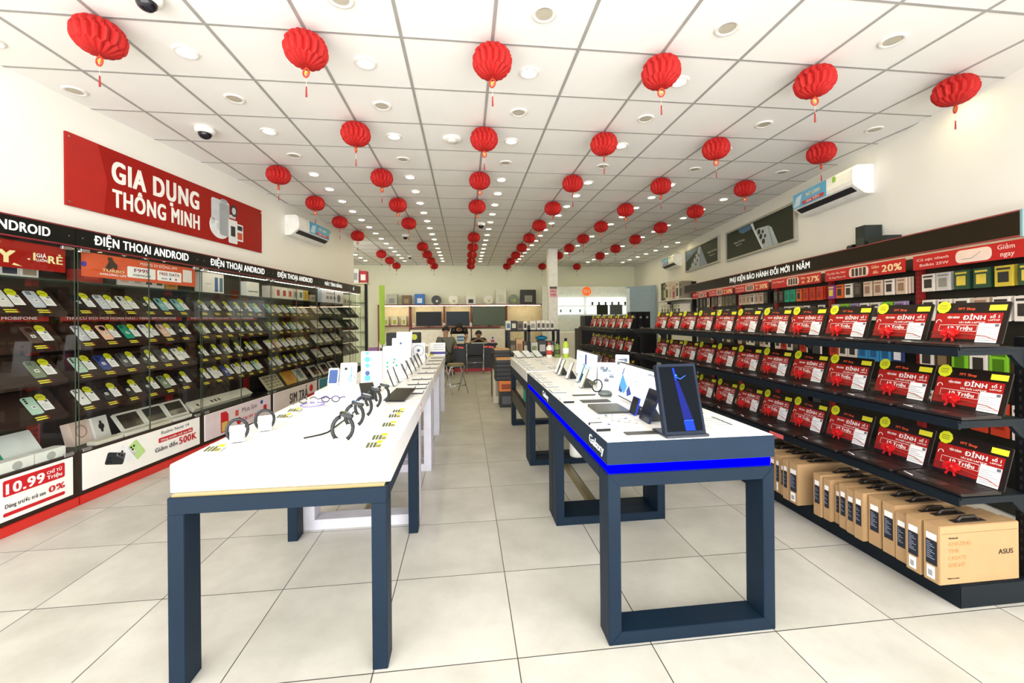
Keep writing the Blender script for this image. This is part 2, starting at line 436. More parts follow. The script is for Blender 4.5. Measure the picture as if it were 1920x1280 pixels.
def build_cabinets():
    wood = mat('#2c2018', 0.55, vary=0.15, scale=6, spec=0.3); black = mat('#0a0e0b', 0.3, spec=0.3); brown = mat('#2b1a14', 0.5, spec=0.3)
    redc = mat('#a11a1a', 0.5); trim = mat('#7e2730', 0.4); dk = mat('#15110e', 0.5, spec=0.3)
    heads = ['ĐIỆN THOẠI ANDROID'] * 4 + ['MÁY TÍNH BẢNG', 'KỆ Ố']
    hx = [(0.05, 0.92, 0.098), (0.14, 1.12, 0.112), (0.145, 1.16, 0.112), (0.16, 1.21, 0.112), (0.3, 1.05, 0.1), (0.2, 0.26, 0.08)]
    for b in range(6):
        s0, s1 = CAB[b], CAB[b + 1]; w = s1 - s0
        wl = ['cut by the left photo edge', 'headed in white letters, with an orange network banner inside', 'full of black phones under the wall banner end', 'below the left air conditioner', 'holding white tablet folders', 'narrow, at the far end of the row']
        t = thing('wall_cabinet', 'dark glass-fronted wall cabinet %s' % wl[b], 'display cabinet', LG.pt(s0, 0), LROT, 'glass-fronted phone cabinets on the left wall')
        g = 0.004
        obj('base_kick', MB().box(g, w - g, -0.012, 0.42, 0, 0.07, mat('#c9281f', 0.35)), t, bevel=0.003)
        obj('back_panel', MB().box(0, w, 0.412, 0.43, 0.07, 2.2, wood), t)
        up = MB()
        up.box(0.0, 0.06, 0.37, 0.41, 0.42, 2.04, redc)
        for k in range(40):
            for dx in (0.014, 0.036): up.box(dx, dx + 0.007, 0.3692, 0.371, 0.46 + k * 0.04, 0.48 + k * 0.04, dk)
        obj('slotted_upright', up, t)
        hd = MB().box(0.002, w - 0.002, 0, 0.03, 2.06, 2.2, black)
        hd.box(0, w, -0.003, 0.03, 2.197, 2.206, trim); hd.box(0, w, -0.003, 0.03, 2.052, 2.062, trim)
        for x in (0.05, w - 0.05): hd.disc(x, 2.13, 0.006, 0, 0.002, CHROME, FRONT(0), 8)
        h = obj('header_sign', hd, t)
        x0, x1, hh = hx[b]
        x1 = min(x1, w - 0.05)
        if b == 0: x0, x1 = 0.25, 1.12
        obj('lettering', ctext(MB(), [(heads[b], x0, 2.097, hh * 0.68, mat('#fdfdfb', 0.5, emit=0.4), 'L', x1 - x0, 0.035)]), h)
        obj('top_panel', MB().box(0, w, 0.03, 0.41, 2.03, 2.052, dk), t)
        obj('led_strip', MB().box(0.06, w - 0.06, 0.04, 0.046, 2.024, 2.03, mat('#fff1d8', 0.5, emit=CABLED)), t, label='lit warm strip under the header')
        obj('glass_shelf', MB().box(0.01, w - 0.01, 0.04, 0.41, 1.772, 1.784, mat('#23332c', 0.15)), t)
        for z in TIER:
            ra = MB(); c, s = cos(TILT), sin(TILT)
            A = (0.06, z + 0.012); B = (A[0] + 0.245 * c, A[1] + 0.245 * s)
            ra.prism([(A[0] - 0.012, z - 0.03), (B[0] + 0.02, z - 0.03), (B[0] + 0.02, B[1] - 0.03), B, A, (A[0] - 0.012, z + 0.012)], 0.075, w - 0.02, brown if b < 4 else dk,
                     plane((0, 0, 0), (0, 1, 0), (0, 0, 1)))
            if z == TIER[1] and b in (0, 1, 2):
                R = FRONT(B[0] + 0.0199) ; ra.box(0.075, w - 0.02, B[0] - 0.02, B[0] + 0.0, B[1] + 0.0, B[1] + 0.05, redc)
                ctext(ra, [('THU CŨ ĐỔI MỚI HOÀN HẢO - TẶNG SIM MOBIFONE', 0.1, B[1] + 0.014, 0.022, PAPER, 'L', w - 0.2, 0.02)], B[0] - 0.0215)
            obj('display_tier', ra, t)
        ld = MB().box(0.02, w - 0.02, 0.02, 0.41, 0.4, 0.42, dk)
        obj('lower_deck', ld, t)
        obj('lower_front', MB().box(0.0, w, 0.004, 0.03, 0.07, 0.42, wood), t)
        gd = 0.012
        for k in (0, 1):
            gm = MB(); xa = gd if k == 0 else w / 2 + 0.002; xb = w / 2 - 0.002 if k == 0 else w - gd
            gm.box(xa, xb, -0.002, 0.003, 0.425, 2.05, GLASS)
            for x in (xa, xb): gm.box(x - 0.002, x + 0.002, -0.0025, 0.0035, 0.425, 2.05, EDGEG)
            go = obj('glass_door', gm, t)
            for z in (0.425, 2.03):
                obj('door_hinge', MB().box(xa + 0.02 if k == 0 else xb - 0.09, xa + 0.09 if k == 0 else xb - 0.02, -0.009, 0.009, z - 0.012, z + 0.014, CHROME), go, bevel=0.002)
        # posters on the lower fronts
        pm = MB().box(0.035, w - 0.04, -0.004, 0.004, 0.105, 0.4, PAPER)
        if b < 5:
            p = obj('lower_poster', pm, t); T = MB(); M = FRONT(-0.0052); pr = mat('#c5121f', 0.5); tk = mat('#26262a', 0.6)
            if b == 0:
                T.rrect(0.82, 1.2, 0.27, 0.38, 0.012, 0, 0.001, pr, M); T.rrect(0.82, 1.2, 0.135, 0.16, 0.01, 0, 0.001, pr, M)
                M2 = FRONT(-0.0068)
                T.text('10.99', 0.835, 0.285, 0.07, PAPER, M2, 'L', 0.23, 0.05); T.text('CHỈ TỪ', 1.08, 0.33, 0.022, PAPER, M2, 'L', 0.1, 0.04); T.text('Triệu', 1.08, 0.29, 0.028, PAPER, M2, 'L', 0.1, 0.04)
                T.text('Dùng trước trả sau', 0.83, 0.19, 0.028, tk, M2, 'L', 0.24, 0.03); T.text('0%', 1.09, 0.19, 0.045, pr, M2, 'L', 0.11, 0.04)
                for i, x in enumerate((0.12, 0.3)): printed_phone(T, x, 0.25, 0.1, 0.2, 0.1, mat('#1fa47f', 0.4), M)
            elif b == 1:
                printed_phone(T, 0.3, 0.27, 0.1, 0.17, 1.25, mat('#23282e', 0.4), M); printed_phone(T, 0.4, 0.28, 0.1, 0.17, 0.9, mat('#eef0f3', 0.4), M)
                printed_phone(T, 0.5, 0.285, 0.1, 0.17, 0.6, mat('#b9dc8f', 0.4), M)
                M2 = FRONT(-0.0068)
                T.text('Redmi Note 14', 0.76, 0.345, 0.033, tk, M2, 'L', 0.34, 0.01)
                T.rrect(0.73, 1.15, 0.27, 0.315, 0.008, 0, 0.001, pr, M); T.text('Dùng trước trả sau 0%', 0.755, 0.281, 0.02, PAPER, M2, 'L', 0.38, 0.03)
                T.text('Giảm đến', 0.69, 0.19, 0.04, tk, M2, 'L', 0.26, 0.03); T.text('500K', 0.97, 0.185, 0.068, pr, M2, 'L', 0.23, 0.05)
            elif b == 2:
                lil = mat('#dfd0d6', 0.6); T.rrect(0.04, w - 0.045, 0.11, 0.395, 0.01, 0, 0.0006, lil, M); M2 = FRONT(-0.0068)
                T.prism([(0.28, 0.13), (0.41, 0.13), (0.41, 0.33), (0.37, 0.37), (0.28, 0.37)], 0, 0.001, pr, M2); T.rrect(0.295, 0.395, 0.14, 0.25, 0.01, 0.001, 0.0016, mat('#d8b45c', 0.5), M2)
                T.text('Mua Sim', 0.66, 0.29, 0.06, tk, M2, 'L', 0.3, 0.01); T.disc(0.6, 0.2, 0.045, 0, 0.001, pr, M2, 16); T.text('TẠI FPT SHOP', 0.67, 0.18, 0.042, pr, M2, 'L', 0.38, 0.04)
                T.rrect(0.53, 0.59, 0.27, 0.34, 0.005, 0, 0.001, mat('#d0563c', 0.5), M2); T.rrect(1.1, 1.17, 0.22, 0.29, 0.005, 0, 0.001, pr, M2); T.disc(1.06, 0.34, 0.028, 0, 0.001, mat('#3c3fae', 0.5), M2, 10)
            elif b == 3:
                lil = mat('#d9ccc8', 0.6); T.rrect(0.04, w - 0.045, 0.11, 0.395, 0.01, 0, 0.0006, lil, M); M2 = FRONT(-0.0068)
                T.text('SIM TRẢ', 0.45, 0.17, 0.15, tk, M2, 'L', 0.55, 0.05); T.disc(1.12, 0.3, 0.06, 0, 0.001, pr, M2, 14); T.rrect(1.0, 1.32, 0.16, 0.21, 0.01, 0, 0.001, pr, M2)
            else:
                T.rrect(0.04, w - 0.045, 0.11, 0.395, 0.01, 0, 0.0006, mat('#2f7f8e', 0.6), M); M2 = FRONT(-0.0068)
                for i in range(6): T.disc(0.15 + i * 0.19, 0.18 + 0.03 * (i % 2), 0.05, 0, 0.001, mat('#c9a63c', 0.6), M2, 9)
            obj('printing', T, p)
    # hanging banners inside the first two cabinets
    t = single('hanging_banner', MB().box(0, 1.18, 0, 0.004, 1.84, 2.035, SIGNRED), 'red banner with yellow sale lettering hung inside the nearest wall cabinet', 'banner', LG.pt(2.4, -0.03), LROT)
    T = MB(); M = FRONT(-0.0015); cr = mat('#f3e3a6', 0.5)
    T.text('LÀM', 0.5, 1.975, 0.045, PAPER, M, 'L', 0.22, 0.05); T.text('CHẠY', 0.4, 1.875, 0.085, cr, M, 'L', 0.46, 0.06)
    T.text('.1', 0.93, 1.91, 0.055, cr, M, 'L', 0.05, 0.05); T.text('GIÁ', 0.985, 1.935, 0.028, PAPER, M, 'L', 0.065, 0.04); T.text('LUÔN', 0.985, 1.905, 0.02, PAPER, M, 'L', 0.07, 0.04); T.text('RẺ', 1.06, 1.9, 0.055, cr, M, 'L', 0.1, 0.05)
    T.prism([(0.72, 1.995), (0.78, 2.01), (0.76, 2.02), (0.73, 2.012)], 0, 0.001, cr, M); T.prism([(0.84, 1.86), (0.9, 1.855), (0.85, 1.875)], 0, 0.001, cr, M)
    obj('printing', T, t)
    t = single('hanging_banner', MB().box(0, 1.18, 0, 0.004, 1.83, 2.03, mat('#d9562b', 0.5)), 'orange network data banner with white text boxes inside the second wall cabinet', 'banner', LG.pt(3.7, -0.03), LROT)
    T = MB(); M = FRONT(-0.0015); M2 = FRONT(-0.003)
    T.text('MẠNG DI ĐỘNG FPT', 0.52, 1.985, 0.026, PAPER, M, 'L', 0.42, 0.01)
    T.rrect(0.39, 0.68, 1.86, 1.96, 0.01, 0, 0.001, PAPER, M); T.rrect(0.7, 0.99, 1.86, 1.96, 0.01, 0, 0.001, PAPER, M)
    pu = mat('#8c2347', 0.5); tk = mat('#2a2024', 0.5)
    T.text('F99S', 0.455, 1.913, 0.033, pu, M2, 'L', 0.15, 0.04); T.text('2GB/NGÀY', 0.44, 1.876, 0.02, tk, M2, 'L', 0.19, 0.02)
    T.text('FREE DATA', 0.725, 1.916, 0.028, pu, M2, 'L', 0.24, 0.04); T.disc(0.85, 1.884, 0.012, 0, 0.001, mat('#2b66b8', 0.5), M2, 10); T.disc(0.92, 1.884, 0.012, 0, 0.001, mat('#c23a3a', 0.5), M2, 10); T.text('tiktok', 0.745, 1.876, 0.016, tk, M2, 'L', 0.07, 0.02)
    T.rrect(1.01, 1.13, 1.87, 2.0, 0.004, 0, 0.001, mat('#e9dfd8', 0.5), M)
    T.prism([(0.19, 1.92), (0.22, 1.9), (0.26, 1.93), (0.29, 1.9), (0.3, 1.95), (0.26, 1.99), (0.25, 2.015), (0.21, 2.01), (0.22, 1.97)], 0, 0.001, mat('#3c2a20', 0.5), M)
    T.text('TURBO', 0.16, 1.885, 0.024, mat('#e7d9a4', 0.5), M2, 'L', 0.2, 0.04); T.text('AMAZING LIFE', 0.14, 1.855, 0.018, PAPER, M, 'L', 0.24, 0.03)
    T.disc(0.015, 1.93, 0.022, 0, 0.001, mat('#3d2aa0', 0.5), M, 12)
    obj('printing', T, t)
build_cabinets()
# ---------------------------------------------------------------- phones, cards and packs in the cabinets
def phone_proto(name, col, cam, label, w=0.075, h=0.158, front=False):
    t = thing(name, label, 'phone', (0, 0, -5))
    body = mat(col, 0.3)
    b = MB().rrect(-w / 2, w / 2, 0, h, 0.011, 0, 0.008, body)
    if front: b.rrect(-w / 2 + 0.003, w / 2 - 0.003, 0.004, h - 0.004, 0.009, 0.008, 0.0085, mat('#0c0c10', 0.1))
    obj('body', b, t)
    c = MB()
    if cam == 'two':
        for y in (0.135, 0.112): c.disc(-0.018, y, 0.011, 0.008, 0.0105, BLACK, None, 14)
    elif cam == 'round':
        c.disc(0, 0.122, 0.024, 0.008, 0.0105, mat('#3a2a22', 0.3), None, 20)
        for dx, dy in ((-.009, .009), (.009, .009), (-.009, -.009), (.009, -.009)): c.disc(dx, 0.122 + dy, 0.006, 0.0105, 0.0112, BLACK, None, 10)
    elif cam == 'square':
        c.rrect(-0.032, 0.002, 0.116, 0.15, 0.008, 0.008, 0.0098, mat(col, 0.2))
        for dx, dy in ((-.023, .142), (-.007, .142), (-.023, .125), (-.007, .125)): c.disc(dx, dy, 0.0062, 0.0098, 0.0112, BLACK, None, 10)
    elif cam == 'column':
        for y in (0.142, 0.124, 0.106): c.disc(-0.022, y, 0.0075, 0.008, 0.0098, BLACK, None, 12)
    if cam: obj('camera_module', c, t)
    s = MB().rrect(-0.012, 0.016, 0.05, 0.078, 0.002, 0.008, 0.0088, PAPER)
    s.rect(-0.007, 0.011, 0.056, 0.072, GREY, FLAT(0.0091))
    obj('sticker', s, t, label='small white sticker on the phone')
    return t
def card_proto():
    t = thing('info_card', 'white spec card', 'info card', (0, 0, -5))
    c = MB().rrect(-0.034, 0.034, 0, 0.098, 0.003, 0, 0.0015, PAPER)
    gl = mat('#a8a8ab', 0.7)
    for i in range(6): c.rect(-0.027, 0.027 - 0.009 * (i % 3), 0.014 + i * 0.009, 0.017 + i * 0.009, gl, FLAT(0.0018))
    c.rect(0.008, 0.028, 0.074, 0.092, mat('#77777c', 0.7), FLAT(0.0018))
    obj('sheet', c, t)
    b = MB().disc(0, 0.121, 0.034, 0.001, 0.003, YEL, None, 9)
    b.rect(-0.02, 0.02, 0.119, 0.124, mat('#77761a', 0.6), FLAT(0.0033))
    obj('yellow_badge', b, t)
    return t
def tag_proto():
    p = MB().box(-0.036, 0.036, -0.0495, -0.022, -0.0005, 0.0022, mat('#e7d93a', 0.6))
    p.box(0.038, 0.05, -0.0495, -0.022, -0.0005, 0.001, mat('#b8382c', 0.6))
    p.rect(-0.02, 0.012, -0.038, -0.034, mat('#8d7a1e', 0.6), FLAT(0.0027))
    return single('price_tag', p, 'x', 'price tag', (0, 0, -5))
def build_phones():
    # local ramp frame -> object placement
    def slot(s, z, along, lift=0.003):
        c, n = cos(TILT), sin(TILT)
        y = 0.06 + along * c - lift * n; zz = z + 0.012 + along * n + lift * c
        return LG.pt(s, -y, zz)
    ROT = (TILT, 0, LROT)
    P = {}
    for k, (nm, col, cam) in {'silver': ('silver', '#c9ccd2', 'square'), 'peach': ('peach', '#efc0a2', 'round'), 'teal': ('teal green', '#1f9476', 'square'), 'white': ('white', '#eceae6', 'square'),
                              'rose': ('pale rose', '#e3b99c', 'column'), 'black': ('black', '#17181b', 'square'), 'mint': ('mint green', '#b6d3c0', 'column'), 'grey': ('dark grey', '#4c4f52', 'column'),
                              'aqua': ('aqua', '#7fb8b4', 'two'), 'olive': ('grey green', '#7d8a70', 'square'), 'pearl': ('pearl', '#d9d6cf', 'two'), 'brown': ('brown', '#5d4a42', 'round'), 'blue': ('deep blue', '#2c3f86', 'column')}.items():
        P[k] = (phone_proto('smartphone', col, cam, nm), nm)
    card = card_proto(); ptag = tag_proto(); bn = ['edge', 'second', 'third', 'fourth']
    plan = {0: [['pearl', 'silver'], ['brown'], ['olive'], ['mint']],
            1: [['black', 'silver', 'pearl', 'black', 'aqua', 'aqua'], ['silver', 'peach', 'teal', 'white', 'rose', 'black'], ['mint', 'blue', 'grey', 'black', 'grey', 'white'], ['white', 'black', 'black', 'black', 'olive', 'black']],
            2: [['grey', 'black', 'black', 'black', 'black', 'aqua'], ['olive', 'black', 'black', 'black', 'black', 'black'], ['black', 'black', 'grey', 'black', 'black', 'olive'], ['black', 'white', 'blue', 'pearl', 'white', 'mint']],
            3: [['aqua', 'pearl', 'silver', 'aqua', 'silver', 'pearl'], ['olive', 'silver', 'grey', 'aqua', 'silver', 'grey'], ['white', 'rose', 'pearl', 'white', 'silver', 'white'], ['grey', 'silver', 'black', 'grey', 'black', 'silver']]}
    tn = ['top', 'second', 'third', 'lowest']
    used = set(); card_used = False; tag_used = False
    for b, rows in plan.items():
        for r, cols in enumerate(rows):
            n = len(cols)
            for i, c in enumerate(cols):
                s = CAB[b] + 0.13 + 0.2 * (i if b else 6 - n + i - (1 if r == 0 else 0) * 0)
                s += (0.012 if r % 2 else -0.01)
                if b == 0: s = CAB[1] - 0.2 * (n - i) + 0.02 - 0.02 * (r % 2)
                lb = '%s phone on %s tier of %s wall cabinet, %s from its left' % (P[c][1], tn[r], BAY[b], ORD[i])
                if b == 0: lb = '%s phone on the %s tier of the wall cabinet cut by the photo edge' % (P[c][1], tn[r])
                o = P[c][0]
                if c in used: o = copy_tree(o)
                used.add(c)
                o.location = slot(s, TIER[r], 0.028); o.rotation_euler = ROT; o['label'] = lb; o['group'] = 'phones on the cabinet tiers'
                k = card
                if card_used: k = copy_tree(card)
                card_used = True
                k.location = slot(s + 0.088, TIER[r], 0.05 if not (b == 1 and r == 0 and i in (1, 2)) else 0.045); k.rotation_euler = ROT
                k['label'] = 'yellow-badged card beside %s phone, %s tier, %s cabinet, place %s' % (P[c][1], tn[r], bn[b], ORD[i])
                q = ptag if not tag_used else copy_tree(ptag)
                tag_used = True
                q.location = slot(s, TIER[r], 0.028); q.rotation_euler = ROT; q['group'] = 'yellow price tags in the cabinets'
                q['label'] = 'yellow price tag below the %s phone, %s tier, %s cabinet, place %s' % (P[c][1], tn[r], bn[b], ORD[i])
                k['group'] = 'spec cards with yellow badges in the cabinets'
    for k in P:
        if k not in used:
            for ch in list(P[k][0].children): bpy.data.objects.remove(ch)
            bpy.data.objects.remove(P[k][0])
    # tablet folders in the tablet cabinet and dark covers in the last one
    fol = thing('tablet_folder', 'x', 'tablet', (0, 0, -5))
    obj('folder', MB().rrect(-0.13, 0.13, 0, 0.19, 0.012, 0, 0.012, mat('#d8d2c2', 0.55)), fol)
    obj('dark_label', MB().rrect(-0.07, 0.07, 0.05, 0.066, 0.003, 0.0121, 0.0135, mat('#35302a', 0.5)), fol)
    obj('price_tag', MB().box(-0.03, 0.04, -0.045, -0.022, 0, 0.0012, mat('#e7d93a', 0.6)), fol)
    used = False
    for r in range(4):
        for i in range(3):
            o = copy_tree(fol) if used else fol; used = True
            o.location = slot(CAB[4] + 0.24 + 0.4 * i + 0.03 * (r % 2), TIER[r], 0.03); o.rotation_euler = ROT
            o['label'] = 'cream tablet folder on the %s tier of the tablet cabinet, %s from its left' % (tn[r], ORD[i]); o['group'] = 'cream tablet folders'
    dkf = thing('tablet', 'x', 'tablet', (0, 0, -5))
    obj('body', MB().rrect(-0.11, 0.11, 0, 0.17, 0.01, 0, 0.009, mat('#2c2723', 0.4)), dkf)
    obj('spec_card', MB().rrect(-0.03, 0.03, 0.02, 0.12, 0.002, 0.0091, 0.0105, PAPER), dkf)
    used = False
    for r in range(4):
        for i in range(2):
            o = copy_tree(dkf) if used else dkf; used = True
            o.location = slot(CAB[5] + 0.2 + 0.26 * i, TIER[r], 0.03); o.rotation_euler = ROT
            o['label'] = 'dark tablet with white card, %s tier of the farthest wall cabinet, %s one' % (tn[r], 'left' if i == 0 else 'right'); o['group'] = 'dark tablets in the farthest cabinet'
    # cartons standing on the glass shelves
    Z = 1.785
    def carton(s, w, h, col, lab, pic=None, d=0.1, y=0.12, nm='phone_carton', lab_m=None, z=Z):
        t = thing(nm, lab, 'box', LG.pt(s, -y, z), LROT)
        obj('carton', MB().box(-w / 2, w / 2, 0, d, 0, h, mat(col, 0.55)), t, bevel=0.002)
        if pic:
            m = MB(); M = FRONT(-0.0008)
            for (x, zz, pw, ph, pc) in pic: m.rect((x - pw / 2) * w, (x + pw / 2) * w, (zz - ph / 2) * h, (zz + ph / 2) * h, mat(pc, 0.4), M)
            obj('print', m, t)
        return t
    nm1 = ['white carton with blue print', 'white carton with dark print', 'white carton with beige print']
    for i, (s, c) in enumerate(((3.17, '#4a86a8'), (3.3, '#3b3a4e'), (3.42, '#a3937c'))): carton(s, 0.115, 0.1, '#efede8', nm1[i] + ' on the glass shelf under the red banner', [(0, .5, .75, .6, c)])
    for i, (s, w, c, p, n) in enumerate(((3.86, 0.2, '#a8231f', '#d3473b', 'red'), (4.03, 0.1, '#23221f', '#454139', 'black'), (4.16, 0.13, '#efebe4', '#e3c2b0', 'white with pale pink print'), (4.29, 0.11, '#efebe4', '#bfb9a9', 'white with grey print'),
                                      (4.41, 0.11, '#efebe4', '#2b2a4c', 'white with navy print'), (4.53, 0.11, '#efebe4', '#3f5a35', 'white with green print'), (4.68, 0.15, '#c88f33', '#a56d20', 'ochre'))):
        carton(s, w, 0.11, c, '%s phone carton on the glass shelf below the orange banner' % n, [(0, .55, .6, .5, p)])
    carton(5.28, 0.34, 0.24, '#ece7dc', 'large white carton with two blue phones printed, top shelf of third cabinet', [(.12, .45, .16, .72, '#2f5f95'), (.36, .45, .16, .72, '#3a6f8f'), (-.25, .45, .3, .04, '#b9b4a8')])
    carton(6.02, 0.26, 0.2, '#f0ece2', 'plain white carton with grey line on the top shelf, end of third cabinet', [(0, .35, .8, .07, '#6d6a63')])
    for i in range(7):
        c = ['#d9cfc2', '#e6e0d6', '#efe8dd', '#e7ddd0', '#d8cfbf', '#e4dfd2', '#d6b43c'][i]; p = ['#c9bcae', '#b3251f', '#c4362c', '#b8322a', '#8c7f70', '#4e7a70', '#c79a1c'][i]
        carton(6.42 + i * 0.165, 0.155, 0.18, c, '%s phone carton standing on the fourth cabinet top shelf, %s from left' % ('yellow' if i == 6 else 'cream', ORD[i]), [(0, .5, .5, .5, p)], y=0.1).__setitem__('group', 'cream cartons on the fourth cabinet shelf')
    carton(7.7, 0.16, 0.12, '#b9a793', 'small tan carton at the left end of the tablet cabinet shelf', [(0, .5, .7, .4, '#8f7d6a')])
    t = single('promo_card', MB().box(-0.55, 0.55, 0, 0.005, 0, 0.24, mat('#e6e2ea', 0.5)), 'wide white promotion card with dark pictures on the tablet cabinet shelf', 'sign', LG.pt(8.35, -0.08, Z), LROT)
    T = MB(); M = FRONT(-0.001)
    T.rrect(-0.55, -0.4, 0.01, 0.23, 0.01, 0, 0.001, mat('#a7b9da', 0.5), M); T.disc(0.33, 0.1, 0.08, 0, 0.001, mat('#2b2850', 0.5), M, 14)
    T.text('WEB BEP CHO', -0.05, 0.17, 0.03, mat('#444049', 0.5), M, 'C', 0.36)
    for i in range(3): T.rect(-0.22 + i * 0.15, -0.12 + i * 0.15, 0.07, 0.13, mat('#7b7782', 0.5), M)
    obj('printing', T, t)
    for i in range(3): carton(9.1 + i * 0.14, 0.12, 0.15 - 0.02 * i, ['#e9dfc0', '#efe9d6', '#d9cfae'][i], 'cream carton with black picture on the farthest cabinet shelf, %s from left' % ORD[i], [(0, .45, .5, .5, '#1f1d1b')])
    # lower deck: leaning boards, boxes and tablets
    ZD = 0.421
    def board(s, w, h, col, lab, prints, y=0.1, tilt=55, nm='display_board', th=0.02, cat='display board', z=ZD):
        t = thing(nm, lab, cat, LG.pt(s, -y, z), LROT); t.rotation_euler = (radians(tilt), 0, LROT)
        obj('panel', MB().rrect(-w / 2, w / 2, 0, h, 0.008, 0, th, mat(col, 0.5)), t)
        m = MB()
        for f in prints: f(m, FLAT(th + 0.0008))
        if prints: obj('print', m, t)
        return t
    grn = mat('#1f9c80', 0.35)
    board(3.17, 0.74, 0.24, '#eef2ef', 'white leaning board printed with two teal phones, bottom of nearest cabinet',
          [lambda m, M: [printed_phone(m, x, 0.1, 0.1, 0.19, 0, grn, M) for x in (-0.1, 0.08)]], y=0.16)
    for i in range(3):
        t = single('round_box_pack', MB().box(-0.1, 0.1, 0, 0.09, 0, 0.075, PAPER), 'white flat carton with grey round mark at front of nearest cabinet, %s from left' % ORD[i], 'box', LG.pt(3.05 + 0.21 * i, -0.03, ZD), LROT, 'white flat cartons in the nearest cabinet')
        obj('print', MB().disc(0, 0.03, 0.03, 0, 0.001, mat('#b8b8b2', 0.6), FRONT(-0.001), 16), t)
    for i, (s, w, c, lb) in enumerate(((3.86, 0.17, '#e9cfc2', 'pale pink watch carton with rose ring print, bottom of second cabinet'), (4.03, 0.15, '#eeebe6', 'white watch carton with black watch print, bottom of second cabinet'))):
        t = thing('watch_carton', lb, 'box', LG.pt(s, -0.19, ZD), LROT); t.rotation_euler = (radians(-14), 0, LROT + 0.1)
        obj('carton', MB().box(-w / 2, w / 2, 0, 0.07, 0, 0.2, mat(c, 0.5)), t, bevel=0.002)
        m = MB(); M = FRONT(-0.001)
        if i == 0: m.tube([(0.045 * cos(a), -0.001, 0.11 + 0.05 * sin(a)) for a in [k * pi / 8 for k in range(16)]], 0.006, mat('#b58a7c', 0.4), 5, closed=True)
        else: m.disc(0, 0.11, 0.028, 0, 0.002, BLACK, M, 12); m.rect(-0.012, 0.012, 0.06, 0.16, BLACK, M)
        obj('print', m, t)
    for i in range(3):
        t = board(4.28 + 0.26 * i, 0.25, 0.2, '#ece8de', 'white framed tablet with dark screen at the bottom of the second cabinet, %s from left' % ORD[i], [], y=0.15, nm='tablet', cat='tablet')
        t['group'] = 'white framed tablets in the second cabinet'
        obj('screen', MB().rrect(-0.1, 0.1, 0.03, 0.18, 0.004, 0.0201, 0.0215, mat('#2c2620', 0.12)), t, label='dark glossy screen')
    for i in range(4):
        single('phone_carton', MB().box(-0.12, 0.12, 0, 0.08, 0, 0.03, mat(['#ece5d4', '#efe9dc', '#e9e0cc', '#f0ece2'][i], 0.6)), 'flat white carton lying along the front of the second cabinet, %s from left' % ORD[i], 'box', LG.pt(3.92 + 0.26 * i, -0.03, ZD), LROT, 'flat cartons lying in the second cabinet', 0.002)
    t = board(5.5, 1.02, 0.13, '#efe9d8', 'long row tray of cream earbud cartons at the bottom of the third cabinet', [], y=0.16, tilt=35, nm='earbud_tray', cat='earbud display', th=0.05)
    m = MB(); M = FLAT(0.0508)
    for i in range(14): m.rect(-0.49 + i * 0.07, -0.488 + i * 0.07, 0.02, 0.128, mat('#c8bfa8', 0.6), M)
    for x in (-0.42, -0.2, -0.14, -0.08): m.rrect(x - 0.014, x + 0.014, 0.03, 0.07, 0.006, 0, 0.001, BLACK, M)
    obj('print', m, t)
    board(6.55, 0.4, 0.24, '#cbbf9f', 'cream catalogue board with fine rows at the bottom of the fourth cabinet', [lambda m, M: [m.rect(-0.17 + 0.09 * i, -0.1 + 0.09 * i, 0.03 + 0.05 * j, 0.06 + 0.05 * j, mat('#8d8468', 0.6), M) for i in range(4) for j in range(4)]], y=0.13)
    board(7.02, 0.3, 0.24, '#d99a22', 'orange leaning carton between cream boards, bottom of the fourth cabinet', [lambda m, M: m.rrect(-0.08, 0.06, 0.06, 0.17, 0.02, 0, 0.001, mat('#c77f12', 0.5), M)], y=0.13)
    board(7.35, 0.26, 0.24, '#d8d6c6', 'pale leaning carton with grey print, right end of the fourth cabinet bottom', [lambda m, M: m.rect(-0.06, 0.06, 0.05, 0.2, mat('#768c88', 0.6), M)], y=0.13)
    for i in range(3):
        t = board(7.85 + 0.4 * i, 0.3, 0.24, '#e4dccb', 'white framed tablet with dark picture at the bottom of the tablet cabinet, %s from left' % ORD[i], [], y=0.13, nm='tablet', cat='tablet')
        t['group'] = 'white framed tablets at the bottom of the tablet cabinet'
        obj('screen', MB().rrect(-0.1, 0.1, 0.04, 0.2, 0.004, 0.0201, 0.0215, mat(['#49322c', '#3c2f2d', '#33263d'][i], 0.2)), t)
build_phones()
